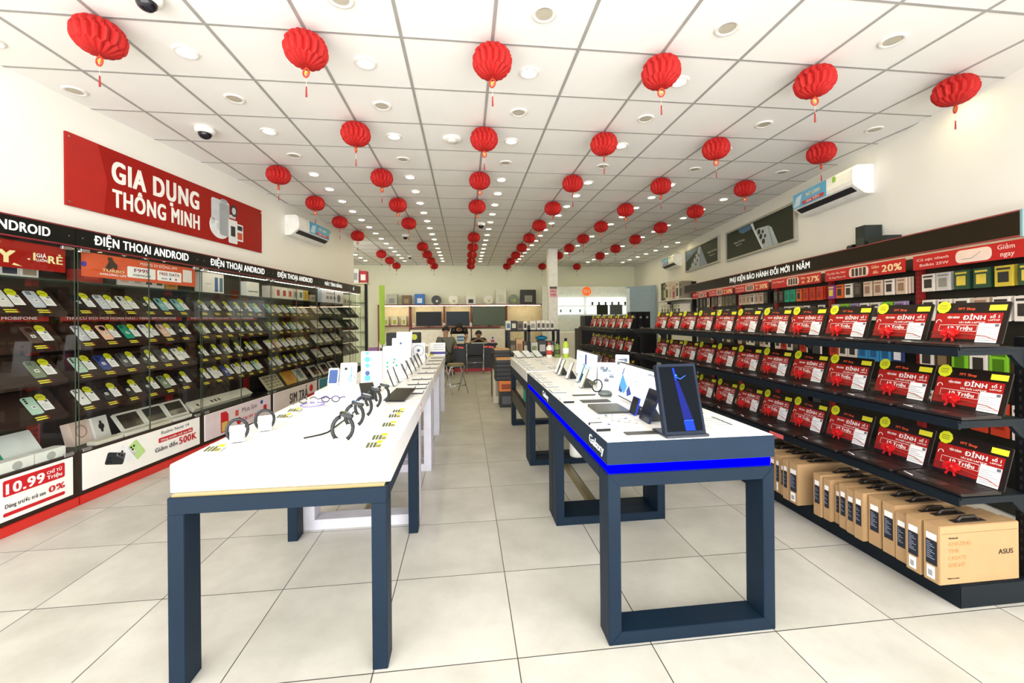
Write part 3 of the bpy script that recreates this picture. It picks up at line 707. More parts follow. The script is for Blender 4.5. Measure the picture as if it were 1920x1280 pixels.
# ---------------------------------------------------------------- things on the left wall
def air_conditioner(name, lab, loc, rz, w, flip=False, small=False):
    t = thing(name, lab, 'air conditioner', loc, rz)
    wm = mat('#f3f2ee', 0.35); h, d = 0.32, 0.22
    prof = [(0.0, 0.0), (-0.06, 0.0), (-0.1, 0.008), (-d, 0.1), (-d - 0.008, 0.15), (-d - 0.004, h - 0.05), (-d + 0.015, h - 0.015), (-d + 0.05, h), (0, h)]
    obj('housing', MB().prism([(y, z) for y, z in reversed(prof)], 0, w, wm, plane((0, 0, 0), (0, 1, 0), (0, 0, 1))), t, bevel=0.006)
    M = plane((0, -d - 0.0015, 0.0985), (1, 0, 0), (0, 0.12, -0.092))
    v = MB().rect(0.05, w - 0.05, 0.02, 0.1, mat('#1b1d24', 0.5), M)
    for i in range(7): v.rect(0.1 + i * (w - 0.2) / 7, 0.16 + i * (w - 0.2) / 7, 0.035, 0.06, mat('#7b8086', 0.4), M @ Matrix.Translation((0, 0, 0.002)))
    obj('air_outlet', v, t)
    obj('louvre', MB().box(0.05, w - 0.05, 0.105, 0.135, 0.0, 0.004, wm, M), t)
    s = MB(); M = FRONT(-d - 0.012)
    x0 = 0.04 if not flip else w - 0.6
    x0, x1 = (0.32, w - 0.05) if not flip else (0.02, 0.62 * w)
    s.rect(x0, x1, 0.1, h - 0.03, mat('#4fa9d8', 0.4), M); M = FRONT(-d - 0.0135)
    s.rrect(x0 + 0.3 * (x1 - x0), x1 - 0.04, 0.115, 0.16, 0.015, 0, 0.0006, mat('#c22a2c', 0.4), M); s.prism([(x0 + 0.02, 0.12), (x0 + 0.22 * (x1 - x0), 0.12), (x0 + 0.3 * (x1 - x0), 0.26), (x0 + 0.08, 0.24)], 0, 0.0006, mat('#c8dff0', 0.4), M)
    s.text('MÁY LẠNH', (x0 + x1) / 2 + 0.08, 0.2, 0.045, mat('#f5e9b0', 0.5), M, 'C', 0.4 * (x1 - x0), 0.04); s.text('GIÁ TỐT', (x0 + x1) / 2 + 0.08, 0.125, 0.024, PAPER, FRONT(-d - 0.015), 'C', 0.4 * (x1 - x0), 0.03)
    obj('promo_sticker', s, t, label='blue promotion sticker')
    e = MB(); xx = w - 0.03 if not flip else 0.74 * w
    e.rect(xx - 0.025, xx + 0.025, h - 0.1, h - 0.04, mat('#8cc234', 0.5), FRONT(-d - 0.0145) if flip else FRONT(-d - 0.012))
    obj('energy_label', e, t)
    return t
def build_left_wall():
    t = thing('wall_banner', 'large red wall banner with white household appliance lettering above the left cabinets', 'banner', LW.pt(3.775, 0.0, 2.42), LWROT)
    p = obj('panel', MB().box(0, 2.49, -0.02, -0.003, 0, 0.605, SIGNRED), t)
    # the wall slopes very slightly against the photo: the panel follows the wall
    T = MB(); M = FRONT(-0.021)
    T.text('GIA DỤNG', 0.37, 0.32, 0.19, WHITE, M, 'L', 1.0, 0.07); T.text('THÔNG MINH', 0.375, 0.09, 0.16, WHITE, M, 'L', 1.0, 0.06)
    T.prism([(0.0, 0.0), (0.3, 0.0), (0.33, 0.3), (0.25, 0.605), (0.0, 0.605)], 0, 0.0006, mat('#ad1b14', 0.4), M)
    obj('lettering', T, p)
    M = FRONT(-0.021) @ Matrix.Translation((-0.17, 0, 0)); A = MB(); g1 = mat('#c9ced2', 0.4); g2 = mat('#9fa6ab', 0.4); g3 = mat('#e4e7e9', 0.4); dk = mat('#2a2d31', 0.3)
    A.disc(1.86, 0.2, 0.17, 0, 0.001, g3, M, 24, 0.15); A.rrect(1.72, 2.02, 0.26, 0.53, 0.03, 0.001, 0.002, g1, M); A.rrect(1.85, 2.02, 0.1, 0.5, 0.03, 0.002, 0.003, g2, M)
    A.disc(1.93, 0.53, 0.06, 0.002, 0.003, g2, M, 16, 0.025); A.disc(1.85, 0.2, 0.05, 0.001, 0.002, g1, M, 16); A.disc(1.74, 0.25, 0.04, 0.001, 0.002, g1, M, 16)
    A.rrect(2.0, 2.16, 0.03, 0.33, 0.015, 0.003, 0.004, g3, M); A.rect(2.04, 2.12, 0.12, 0.25, dk, M @ Matrix.Translation((0, 0, 0.0045))); A.disc(2.1, 0.45, 0.06, 0.001, 0.002, dk, M, 18, 0.075); A.disc(2.1, 0.45, 0.036, 0.002, 0.003, g1, M, 14, 0.045)
    A.rrect(2.14, 2.27, 0.08, 0.3, 0.01, 0.001, 0.002, g3, M); A.rect(2.155, 2.255, 0.1, 0.19, mat('#c2542f', 0.4), M @ Matrix.Translation((0, 0, 0.0025))); A.rect(2.155, 2.255, 0.22, 0.28, dk, M @ Matrix.Translation((0, 0, 0.0025))); A.rect(2.02, 2.13, 0.35, 0.39, g1, M @ Matrix.Translation((0, 0, 0.0015)))
    obj('appliance_print', A, p)
    M = FRONT(-0.021); st = MB()
    for x in (0.02, 2.47):
        for z in (0.03, 0.57): st.disc(x, z, 0.008, 0, 0.004, CHROME, M, 8)
    obj('standoff_pins', st, t)
    air_conditioner('air_conditioner', 'white wall air conditioner with blue sticker, on the left wall', LW.pt(6.86, 0, 2.8), LWROT, 1.05)
build_left_wall()
# ---------------------------------------------------------------- right laptop gondola and its laptops
GY0, GY1 = 1.745, 5.63
SHELF = [1.285, 0.925, 0.545]        # top faces of the three shelves
def gondola(name, label, x0, x1, y0, y1, tops, base=True, lip=0.038, tone=RACK):
    """open shelving along Y, front edge at x0, posts near x1"""
    t = thing(name, label, 'display rack', (0, 0, 0), 0)
    if base: obj('base_plinth', MB().box(x0, x1 + 0.1, y0, y1, 0, 0.115, tone), t, bevel=0.004)
    px = x1 - 0.02
    n = max(2, int(round((y1 - y0) / 1.29)) + 1)
    for i in range(n):
        y = y0 + 0.005 + (y1 - y0 - 0.06) * i / (n - 1)
        p = MB().box(px, px + 0.07, y, y + 0.045, 0.0 if not base else 0.115, tops[0] + 0.05, BLACK)
        for k in range(24): p.box(px - 0.0008, px, y + 0.018, y + 0.027, 0.2 + k * 0.045, 0.22 + k * 0.045, DARKBROWN)
        obj('post', p, t)
    for z in tops:
        s = MB().box(x0, px - 0.001, y0, y1, z - 0.012, z, tone)
        s.box(x0 - 0.004, x0 + 0.012, y0, y1, z - lip - 0.004, z + 0.001, tone)
        obj('shelf', s, t, bevel=0.0015)
        for i in range(n):
            y = y0 + 0.01 + (y1 - y0 - 0.06) * i / (n - 1)
            obj('bracket', MB().prism([(x0 + 0.012, z - lip), (x0 + 0.012, z - 0.013), (px - 0.002, z - 0.013), (px - 0.002, z - 0.11), (px - 0.04, z - 0.08), (px - 0.08, z - lip)], y, y + 0.02, tone,
                Matrix(((1, 0, 0, 0), (0, 0, 1, 0), (0, 1, 0, 0), (0, 0, 0, 1)))), t)
    return t
def laptop_proto():
    t = thing('laptop', 'x', 'laptop', (0, 0, -5))
    dk = mat('#241d1a', 0.4, spec=0.3); dk2 = mat('#1a1412', 0.4, spec=0.3)
    b = MB().rrect(-0.17, 0.17, 0, 0.23, 0.012, 0.003, 0.016, dk)
    obj('base', b, t)
    k = MB(); kk = mat('#15110f', 0.5)
    for r in range(5):
        for c in range(13): k.box(-0.148 + c * 0.023, -0.129 + c * 0.023, 0.105 + r * 0.021, 0.122 + r * 0.021, 0.016, 0.018, kk)
    obj('keyboard', k, t)
    obj('touchpad', MB().rrect(-0.05, 0.05, 0.02, 0.085, 0.004, 0.016, 0.0166, mat('#3a322e', 0.25)), t)
    A = radians(73)
    S = Matrix.Translation((0, 0.232, 0.014)) @ Matrix.Rotation(A, 4, 'X')        # screen plane: x right, y up the lid
    lid = MB().rrect(-0.172, 0.172, 0, 0.225, 0.01, -0.007, 0, dk2, S)
    obj('lid', lid, t)
    sc = MB(); M1 = S @ Matrix.Translation((0, 0, 0.001)); M2 = S @ Matrix.Translation((0, 0, 0.002)); M3 = S @ Matrix.Translation((0, 0, 0.003))
    sc.rect(-0.166, 0.166, 0.012, 0.219, mat('#1d1512', 0.3, spec=0.3), M1)
    rd = mat('#a31a15', 0.4, spec=0.3); wh = mat('#f5ece4', 0.5)
    sc.rect(-0.166, 0.15, 0.02, 0.165, rd, M2)
    sc.rect(-0.16, 0.02, 0.024, 0.05, mat('#8f1a15', 0.4), M3)
    sc.text('FPT Shop', -0.02, 0.183, 0.014, mat('#e2572e', 0.5), M2, 'C', None, 0.03)
    sc.text('VẬN HÀNH', -0.075, 0.135, 0.012, wh, M3, 'C', 0.06, 0.03); sc.text('ĐỈNH', 0.025, 0.128, 0.024, wh, M3, 'C', 0.105, 0.04)
    sc.text('ƯU ĐÃI LAPTOP', 0.02, 0.108, 0.009, wh, M3, 'C', 0.12, 0.02)
    sc.tube([(-0.135, 0.064, 0), (-0.135, 0.098, 0), (0.05, 0.098, 0), (0.05, 0.064, 0)], 0.0012, wh, 4, M3, closed=True)
    sc.text('10 Triệu', -0.03, 0.07, 0.02, wh, M3, 'C', 0.12, 0.04)
    sc.text('số 1', 0.117, 0.137, 0.016, wh, M3, 'C', 0.04, 0.03); sc.text('LAPTOP', 0.117, 0.122, 0.008, wh, M3, 'C', 0.05, 0.02)
    sc.tube([(-0.145 + 0.013 * cos(a), 0.115 + 0.013 * sin(a), 0) for a in [k * pi / 6 for k in range(8)]], 0.0018, wh, 4, M3)
    obj('screen_advert', sc, t, label='red laptop sale advert on the screen')
    i = MB().rect(0.055, 0.15, 0.005, 0.108, PAPER, S @ Matrix.Translation((0, 0, 0.0045)))
    gl = mat('#aaa4a4', 0.7); M5 = S @ Matrix.Translation((0, 0, 0.0055))
    for q in range(7): i.rect(0.062, 0.14 - 0.02 * (q % 3), 0.016 + q * 0.011, 0.019 + q * 0.011, gl, M5)
    i.rect(0.128, 0.146, 0.09, 0.105, mat('#66626a', 0.6), M5)
    obj('spec_sheet', i, t)
    rb0 = MB().disc(-0.135, 0.2, 0.036, 0.004, 0.006, YEL, S, 9)
    for q in range(3): rb0.rect(-0.155, -0.115, 0.189 + 0.01 * q, 0.193 + 0.01 * q, mat('#8f8c1e', 0.6), S @ Matrix.Translation((0, 0, 0.0066)))
    obj('round_badge', rb0, t, label='yellow round offer badge')
    obj('price_label', MB().box(0.085, 0.158, 0.178, 0.208, 0.002, 0.004, mat('#e8dd2e', 0.6), S), t, label='yellow price label')
    # red ribbon bow across the lower screen corner
    bw = MB(); rb = mat('#d1161a', 0.4); M6 = S @ Matrix.Translation((-0.065, 0.05, 0.012))
    R = random.Random(5)
    for a in range(9):
        an = 2 * pi * a / 9; l = 0.042
        ca, sa = cos(an), sin(an) * 0.6
        bw.prism([(0, -0.004), (l * ca + 0.012 * sa, l * sa - 0.012 * ca), (l * ca * 1.12, l * sa * 1.12), (l * ca - 0.012 * sa, l * sa + 0.012 * ca), (0, 0.004)] if False else
                 [(0.006 * sa, -0.006 * ca), (l * ca + 0.012 * sa, l * sa - 0.012 * ca), (l * ca - 0.012 * sa, l * sa + 0.012 * ca), (-0.006 * sa, 0.006 * ca)], 0, 0.007 + 0.003 * (a % 3), rb, M6 @ Matrix.Rotation(0.25 * ((a % 2) * 2 - 1), 4, 'X'))
    bw.ball((0, 0, 0.008), 0.014, 0.012, 0.01, rb, 8, 6, M6)
    for sx in (-1, 1): bw.prism([(0.0, 0), (sx * 0.018, -0.05), (sx * 0.03, -0.044)] if sx > 0 else [(0, 0), (-0.03, -0.044), (-0.018, -0.05)], 0, 0.002, rb, M6)
    bw.tube([tuple(S @ Vector(p)) for p in ((-0.172, 0.052, 0.004), (-0.1, 0.05, 0.006), (0, 0.047, 0.006), (0.1, 0.038, 0.008), (0.15, 0.02, 0.008))], 0.0022, mat('#b3493d', 0.5), 5)
    obj('ribbon_bow', bw, t, label='glossy red ribbon bow')
    obj('cable', MB().tube([(-0.165, 0.2, 0.012), (-0.181, 0.16, 0.01), (-0.18, 0.09, 0.006), (-0.15, 0.03, 0.02), (-0.09, 0.016, 0.02)], 0.003, mat('#cfc8c2', 0.5), 6), t, label='pale security cable')
    for ch in t.children: ch.data.transform(Matrix.Diagonal((0.93, 1, 1, 1)))
    return t
def build_right_rack():
    g = gondola('laptop_rack', 'long dark open rack of three laptop shelves facing the right tables', 2.41, 2.83, GY0, GY1, SHELF)
    obj('shelf_label', MB().box(2.4045, 2.406, 2.86, 3.0, 0.508, 0.54, mat('#cf5a5a', 0.5)), g, label='small red label on the shelf edge')
    lp = laptop_proto(); first = True
    sn = ['top', 'middle', 'bottom']
    R = random.Random(3)
    for r, z in enumerate(SHELF):
        for i in range(11):
            o = lp if first else copy_tree(lp); first = False
            # the laptop faces the aisle (-X); its own x runs towards the camera
            o.location = (2.425 + R.uniform(0, 0.012), 1.905 + 0.345 * i + R.uniform(-0.004, 0.004), z + 0.001)
            o.rotation_euler = (0, 0, -pi / 2 + R.uniform(-0.008, 0.008))
            o['label'] = 'open laptop with red advert and bow, %s shelf of the long rack, %s from front' % (sn[r], ORD[i])
            o['group'] = 'laptops with red sale adverts on the long rack'
    # brown laptop cartons under the lowest shelf
    kraft = '#a98860'
    def carton(y0, y1, x0, h, lab, sheet, first=False):
        t = thing('laptop_carton', lab, 'cardboard box', (x0, y0, 0.116), 0, 'brown laptop cartons on the rack base')
        w = y1 - y0 - 0.003; L = 0.46
        obj('carton', MB().box(0, L, 0, w, 0, h, mat(kraft, 0.6, vary=0.04)), t, bevel=0.003)
        m = MB(); M = plane((-0.001, w, 0), (0, -1, 0), (0, 0, 1)); M2 = plane((-0.002, w, 0), (0, -1, 0), (0, 0, 1))
        m.rect(0.012, w - 0.01, h * 0.3, h * 0.72, mat('#161a26', 0.5), M)
        lt = mat('#8f99b3', 0.6)
        for k in range(9): m.rect(0.016, w - 0.02 - 0.01 * (k * 7 % 3), h * (0.4 + 0.034 * k), h * (0.412 + 0.034 * k), lt, M2)
        m.rect(0.014, w - 0.012, h * 0.73, h * 0.84, mat('#e9e6e4', 0.6), M)
        if sheet: m.rect(0.016, w - 0.02, h * 0.06, h * 0.27, PAPER, M); m.rect(0.022, w - 0.03, h * 0.1, h * 0.2, mat('#9a9a9f', 0.6), M2)
        obj('shipping_label', m, t)
        hd = MB().box(0.12, 0.3, w * 0.3, w * 0.7, h + 0.001, h + 0.004, mat('#1d1712', 0.6)); hd.tube([(0.15, w / 2, h + 0.004), (0.17, w / 2, h + 0.022), (0.25, w / 2, h + 0.022), (0.27, w / 2, h + 0.004)], 0.008, mat('#2a221b', 0.5), 6)
        obj('carry_handle', hd, t)
        if first:
            f = MB(); M = plane((0, -0.001, 0), (1, 0, 0), (0, 0, 1))
            pale = mat('#a97c47', 0.6); ink = mat('#33261a', 0.6)
            f.text('ASUS', 0.38, h * 0.46, 0.024, ink, M, 'C', 0.085, 0.03)
            for q, s in enumerate(('AMAZING', 'TIME', 'CREATE', 'BRIGHT')): f.text(s, 0.05, h * (0.66 - 0.12 * q), 0.02, pale, M, 'L', None, 0.0)
            f.text('Vivobook', 0.05, h * 0.78, 0.009, ink, M, 'L'); f.text('Made to amaze', 0.045, h * 0.1, 0.007, ink, M, 'L')
            f.rect(0.01, 0.45, h * 0.868, h * 0.874, mat('#8a6437', 0.6), M)
            obj('print', f, t, label='printed brown side with a black brand word')
    edges = [(1.757, 1.832), (1.842, 1.915), (1.925, 1.99), (1.992, 2.065), (2.075, 2.15), (2.155, 2.215), (2.217, 2.275), (2.277, 2.335), (2.337, 2.385), (2.387, 2.445), (2.447, 2.51),
             (2.62, 2.7), (2.705, 2.76), (2.762, 2.815), (2.817, 2.87), (2.872, 2.93), (2.94, 3.0), (3.005, 3.06), (3.07, 3.13), (3.14, 3.2), (3.21, 3.27)]
    hs = [0.29, 0.285, 0.262, 0.285, 0.28, 0.285, 0.27, 0.275, 0.25, 0.27, 0.28]
    for i, (a, b) in enumerate(edges):
        x0 = [2.31, 2.31, 2.335, 2.34, 2.345, 2.32, 2.33, 2.34, 2.36, 2.335, 2.325][i % 11]
        nm = 'brown laptop carton with printed side, nearest on the rack base' if i == 0 else 'brown laptop carton with dark shipping label under the long rack, %s from front' % (ORD[i] if i < 20 else 'farthest')
        carton(a, b, x0, hs[i % 11], nm, i in (0, 1, 11, 14), i == 0)
    # second rack farther back with its own laptops, set across the aisle end

    g2 = gondola('laptop_rack', 'shorter black laptop rack behind the long rack, end on to the aisle', 2.28, 2.68, 6.0, 8.05, [1.26, 0.9, 0.56], tone=BLACK)
    for r, z in enumerate([1.26, 0.9, 0.56]):
        for i in range(6):
            o = copy_tree(lp)
            o.location = (2.295, 6.19 + 0.345 * i, z + 0.001); o.rotation_euler = (0, 0, -pi / 2)
            o['label'] = 'open laptop on the %s shelf of the shorter back rack, %s from front' % (sn[r], ORD[i])
            o['group'] = 'laptops on the shorter back rack'
build_right_rack()
# ---------------------------------------------------------------- display tables
LED = mat('#0000ff', 1.0, emit=3.0, spec=0.0)
def loop_frame(x0, x1, y, d, w, h, m, bottom=True):
    """mitred frame standing across the table end: two legs, head rail and foot rail, d deep along Y"""
    mb = MB()
    o = [(x0, 0), (x1, 0), (x1, h), (x0, h)]; i = [(x0 + w, w if bottom else 0), (x1 - w, w if bottom else 0), (x1 - w, h - w), (x0 + w, h - w)]
    def bar(a, b):
        p = [o[a], o[b], i[b], i[a]]
        vs = [(x, y, z) for x, z in p] + [(x, y + d, z) for x, z in p]
        mb.add(vs, [(0, 1, 2, 3), (7, 6, 5, 4), (0, 4, 5, 1), (1, 5, 6, 2), (2, 6, 7, 3), (3, 7, 4, 0)], m)
    parts = []
    for a, b in ((0, 1), (1, 2), (2, 3), (3, 0)):
        if not bottom and a == 0: continue
        mb = MB(); bar(a, b); parts.append((('foot_rail', 'leg', 'head_rail', 'leg')[a], mb))
    return parts
def build_tables():
    wtop = mat('#f7f6f3', 0.3, vary=0.01)
    # left run: one navy table in front, white tables behind
    t = thing('display_table', 'navy legged display table with thick white top holding smart watches, front left', 'table', (0, 0, 0))
    x0, x1, y0, y1 = -1.172, -0.333, 1.745, 2.925
    for x in (x0, x1 - 0.062):
        for y in (y0, y1 - 0.1): obj('leg', MB().box(x, x + 0.062, y, y + 0.1, 0, 0.692, NAVY), t, bevel=0.002)
    ap = MB().box(x0, x1, y0, y0 + 0.06, 0.692, 0.757, NAVY)
    obj('front_rail', ap, t, bevel=0.002)
    for x in (x0, x1 - 0.062): obj('side_rail', MB().box(x, x + 0.062, y0 + 0.0605, y1 - 0.0605, 0.692, 0.757, NAVY), t, bevel=0.002)
    obj('rear_rail', MB().box(x0, x1, y1 - 0.06, y1, 0.692, 0.757, NAVY), t, bevel=0.002)
    obj('brass_rim', MB().box(x0 + 0.01, x1 - 0.01, y0 + 0.01, y1, 0.757, 0.765, mat('#8f8052', 0.4, 0.3)), t, label='pale brass coloured rim under the top')
    obj('tabletop', MB().box(x0 - 0.012, x1 + 0.012, y0 + 0.035, y1, 0.765, 0.88, wtop), t, bevel=0.003)
    ys = [2.94, 4.12, 5.33, 6.62]
    for k in range(3):
        t = thing('display_table', ['white display table with tall white standees behind the navy watch table', 'white display table, middle one of the left run', 'white display table at the far end of the left run'][k], 'table', (0, 0, 0), 0, 'white display tables')
        a, b = ys[k], ys[k + 1] - 0.015
        lm = mat('#c9c8d2', 0.45)  # white legs: their shade is put into this grey-lilac colour
        for y in (a + 0.02, b - 0.14):
            for nm, mb in loop_frame(-1.12, -0.335, y, 0.12, 0.07, 0.765, lm): obj(nm, mb, t, bevel=0.002)
        obj('tabletop', MB().box(-1.172, -0.322, a, b, 0.766, 0.88, wtop), t, bevel=0.003)
        if k == 0:
            rs = MB()
            for z in (0.8, 0.845): rs.box(-0.3215, -0.3205, 2.955, 2.985, z - 0.014, z + 0.012, mat('#d8432a', 0.5))
            obj('red_tape', rs, t, label='small red stickers on the table corner')
    # right run: two navy tables with a blue light strip, a third plain one
    names = ['navy framed display table with blue light strip, front right, tall screen on it', 'second navy table with blue light strip behind the front right one', 'plain dark table at the far end of the right run']
    for k, (a, b) in enumerate(((1.742, 2.912), (2.918, 4.085), (4.112, 5.62))):
        t = thing('display_table', names[k], 'table', (0, 0, 0))
        xa, xb = 0.617, 1.42
        for j, y in enumerate((a, b - 0.12)):
            for nm, mb in loop_frame(xa + 0.002, xb - 0.002, y, 0.12, 0.058, 0.758 if k < 2 else 0.8, NAVY, True): obj(nm, mb, t, bevel=0.002)
        for x in (xa + 0.002, xb - 0.06): obj('side_rail', MB().box(x, x + 0.058, a + 0.121, b - 0.121, 0.7, 0.758 if k < 2 else 0.8, NAVY), t, bevel=0.002)
        if k < 2:
            s = MB(); sk = mat('#18283a', 0.5, spec=0.15)
            s.box(xa, xb, a, a + 0.02, 0.8, 0.9, sk); s.box(xa, xb, b - 0.02, b, 0.8, 0.9, sk); s.box(xa, xa + 0.02, a + 0.02, b - 0.02, 0.8, 0.9, sk); s.box(xb - 0.02, xb, a + 0.02, b - 0.02, 0.8, 0.9, sk)
            so = obj('skirt', s, t)
            l = MB(); e = 0.012
            l.box(xa + e, xb - e, a + e, a + e + 0.01, 0.7585, 0.8, LED); l.box(xa + e, xa + e + 0.01, a + e, b, 0.7585, 0.8, LED); l.box(xb - e - 0.01, xb - e, a + e, b, 0.7585, 0.8, LED)
            obj('light_strip', l, t, label='glowing blue light strip')
            obj('inner_core', MB().box(xa + 0.05, xb - 0.05, a + 0.05, b - 0.03, 0.759, 0.8, BLACK), t)
            obj('tabletop', MB().box(xa + 0.003, xb - 0.003, a + 0.003, b, 0.88, 0.902, wtop), t, bevel=0.001)
            M = plane((xa - 0.001, 2.0 if k == 0 else 3.24, 0.83), (0, -1, 0), (0, 0, 1))
            obj('lettering', MB().text('Galaxy', 0, 0, 0.043, mat('#f4f4f4', 0.5, emit=0.3), M, 'L', 0.215, 0.03), so)
        else:
            obj('tabletop', MB().box(xa, xb, a, b, 0.8, 0.905, mat('#d9d7d2', 0.35)), t, bevel=0.003)
            obj('cross_bar', MB().box(xa + 0.005, xa + 0.05, a + 0.121, b - 0.121, 0.33, 0.5, BLACK), t)
            obj('top_cover', MB().box(xa - 0.004, xb + 0.004, a + 0.0, b, 0.9055, 0.912, wtop), t)
    # floor cable covers and the things under the right tables
    for i, (x, ya, yb) in enumerate(((-0.74, 3.09, 3.96), (0.98, 3.05, 3.95))):
        c = MB().prism([(-0.045, 0), (0.045, 0), (0.025, 0.012), (-0.025, 0.012)], 0, yb - ya, mat('#8f8463', 0.3, 0.5), Matrix(((1, 0, 0, x), (0, 0, -1, yb), (0, 1, 0, 0.001), (0, 0, 0, 1))))
        t = single('cable_cover', c, 'flat brassy floor cable cover under the %s tables' % ('left' if i == 0 else 'right'), 'cable cover')
    t = thing('smart_speaker', 'white round speaker with black top on a foot rail under the right tables', 'speaker', (1.11, 4.02, 0.0285))
    obj('body', MB().lathe([(0.06, 0.03), (0.073, 0.035), (0.076, 0.06), (0.074, 0.16), (0.066, 0.172)], WHITE), t)
    obj('top_cap', MB().lathe([(0.066, 0.1725), (0.062, 0.186), (0.05, 0.19)], BLACK), t, label='black top cap')
build_tables()
# ---------------------------------------------------------------- goods on the left tables
def build_left_goods():
    Z = 0.8805
    dark = mat('#16191b', 0.35); strap = mat('#1b2022', 0.5)
    # dark watches on white wedges, in a line
    wp = thing('smart_watch', 'x', 'watch', (0, 0, -5))
    obj('strap', MB().tube([(0.036 * sin(a) * 1.0, 0, 0.052 + 0.046 * cos(a)) for a in [2 * pi * i / 18 + 0.5 for i in range(17)]], 0.0075, strap, 6, Matrix.Diagonal((1, 1, 1, 1)) @ Matrix.Scale(1.0, 4)), wp)
    obj('watch_case', MB().rrect(-0.024, 0.024, -0.022, 0.022, 0.009, 0, 0.012, dark, Matrix.Translation((0.012, 0, 0.096)) @ Matrix.Rotation(0.3, 4, 'Y')), wp, bevel=0.002)
    obj('watch_face', MB().rrect(-0.019, 0.019, -0.018, 0.018, 0.006, 0.0122, 0.0135, mat('#07090b', 0.05), Matrix.Translation((0.012, 0, 0.096)) @ Matrix.Rotation(0.3, 4, 'Y')), wp)
    for ch in wp.children: ch.data.transform(Matrix.Scale(1.25, 4))
    sp = thing('watch_stand', 'x', 'watch stand', (0, 0, -5))
    obj('wedge', MB().prism([(-0.05, 0), (0.05, 0), (0.024, 0.03), (-0.024, 0.03)], -0.03, 0.03, WHITE, Matrix(((1, 0, 0, 0), (0, 0, 1, 0), (0, 1, 0, 0), (0, 0, 0, 1)))), sp)
    pos = [(-0.575, 1.985), (-0.59, 2.245), (-0.595, 2.46), (-0.59, 2.69), (-0.565, 2.84)]
    for i, (x, y) in enumerate(pos):
        o = wp if i == 0 else copy_tree(wp); s = sp if i == 0 else copy_tree(sp)
        s.location = (x, y - 0.066, Z); s['label'] = 'small white wedge in front of the %s dark watch on the navy table' % ORD[i]; s['group'] = 'watch wedges'
        o.location = (x, y, Z); o.rotation_euler = (0, 0, 0.35); o['label'] = 'dark smart watch with looped strap on the white table, %s from the front' % ORD[i]; o['group'] = 'dark watches in a line on the white table'
    # two fitness bands with white cards, left side
    bp = thing('fitness_band', 'x', 'watch', (0, 0, -5))
    obj('band', MB().tube([(0.042 * cos(a), 0, 0.058 + 0.05 * sin(a)) for a in [2 * pi * i / 22 - 1.2 for i in range(20)]], 0.0075, strap, 6), bp)
    obj('clasp', MB().box(-0.02, 0.02, -0.011, 0.011, 0.0, 0.009, dark), bp)
    obj('white_card', MB().box(-0.03, 0.03, -0.0135, -0.0115, 0.004, 0.082, PAPER), bp, label='white card on the band')
    for i, (x, y) in enumerate(((-1.075, 2.06), (-1.04, 2.25))):
        o = bp if i == 0 else copy_tree(bp); o.location = (x, y, Z); o.rotation_euler = (0, 0, 0.45)
        o['label'] = 'black fitness band standing with a white card at the left table edge, %s one' % ('nearer' if i == 0 else 'farther'); o['group'] = 'black fitness bands'
    # price stands
    pp = thing('price_stand', 'x', 'price card', (0, 0, -5))
    obj('card', MB().box(-0.037, 0.037, 0.0, 0.085, 0.0, 0.003, PAPER, Matrix.Rotation(0.18, 4, 'X')), pp)
    m = MB(); M = Matrix.Rotation(0.18, 4, 'X') @ FLAT(0.0042)
    for k, (a, b) in enumerate(((-0.03, -0.018), (-0.014, -0.004), (0.0, 0.012))): m.rect(a, b, 0.012, 0.06, mat('#5c5f36', 0.6), M)
    m.rect(0.008, 0.034, 0.05, 0.078, YEL, M); m.rect(0.014, 0.034, 0.012, 0.04, mat('#8c8a3a', 0.6), M)
    obj('print', m, pp)
    pr = [(-0.415, 1.855), (-0.415, 1.975), (-0.414, 2.21), (-0.418, 2.41), (-0.416, 2.53)]
    for i, (x, y) in enumerate(pr):
        o = pp if i == 0 else copy_tree(pp); o.location = (x, y, Z); o['group'] = 'small price cards by the watches'
        o['label'] = 'small price card with black and yellow print by the watches, %s from the front' % ORD[i]
    for i, (x, y) in enumerate(((-1.07, 2.5), (-1.075, 2.66), (-1.11, 1.9))):
        o = copy_tree(pp); o.location = (x, y, Z); o['group'] = 'small price cards at the left table edge'
        o['label'] = 'small price card at the left edge of the white table, %s' % ['middle one', 'farthest one', 'nearest one'][i]
    single('charging_cable', MB().tube([(-0.78, 2.07, Z + 0.004), (-0.72, 2.12, Z + 0.004), (-0.698, 2.16, Z + 0.004), (-0.69, 2.4, Z + 0.004), (-0.69, 2.68, Z + 0.004)], 0.0035, BLACK, 6), 'thin black charging cable lying along the watches on the white table', 'cable')
    t = thing('earbud_display', 'round white earbud display with lilac ring at left table edge', 'earbuds', (-1.0, 2.8, Z))
    obj('base', MB().lathe([(0.075, 0), (0.075, 0.008), (0.065, 0.012)], WHITE), t)
    obj('ring', MB().tube([(0.07 * cos(a), 0.07 * sin(a), 0.02) for a in [2 * pi * i / 24 for i in range(24)]], 0.004, mat('#8d86d8', 0.3), 6, closed=True), t, label='lilac ring')
    for sx in (-1, 1):
        e = MB().ball((sx * 0.022, 0, 0.045), 0.013, 0.011, 0.014, mat('#d9d8e6', 0.3), 10, 8); e.tube([(sx * 0.022, 0, 0.04), (sx * 0.026, -0.006, 0.013)], 0.005, mat('#d9d8e6', 0.3), 6)
        obj('earbud', e, t)
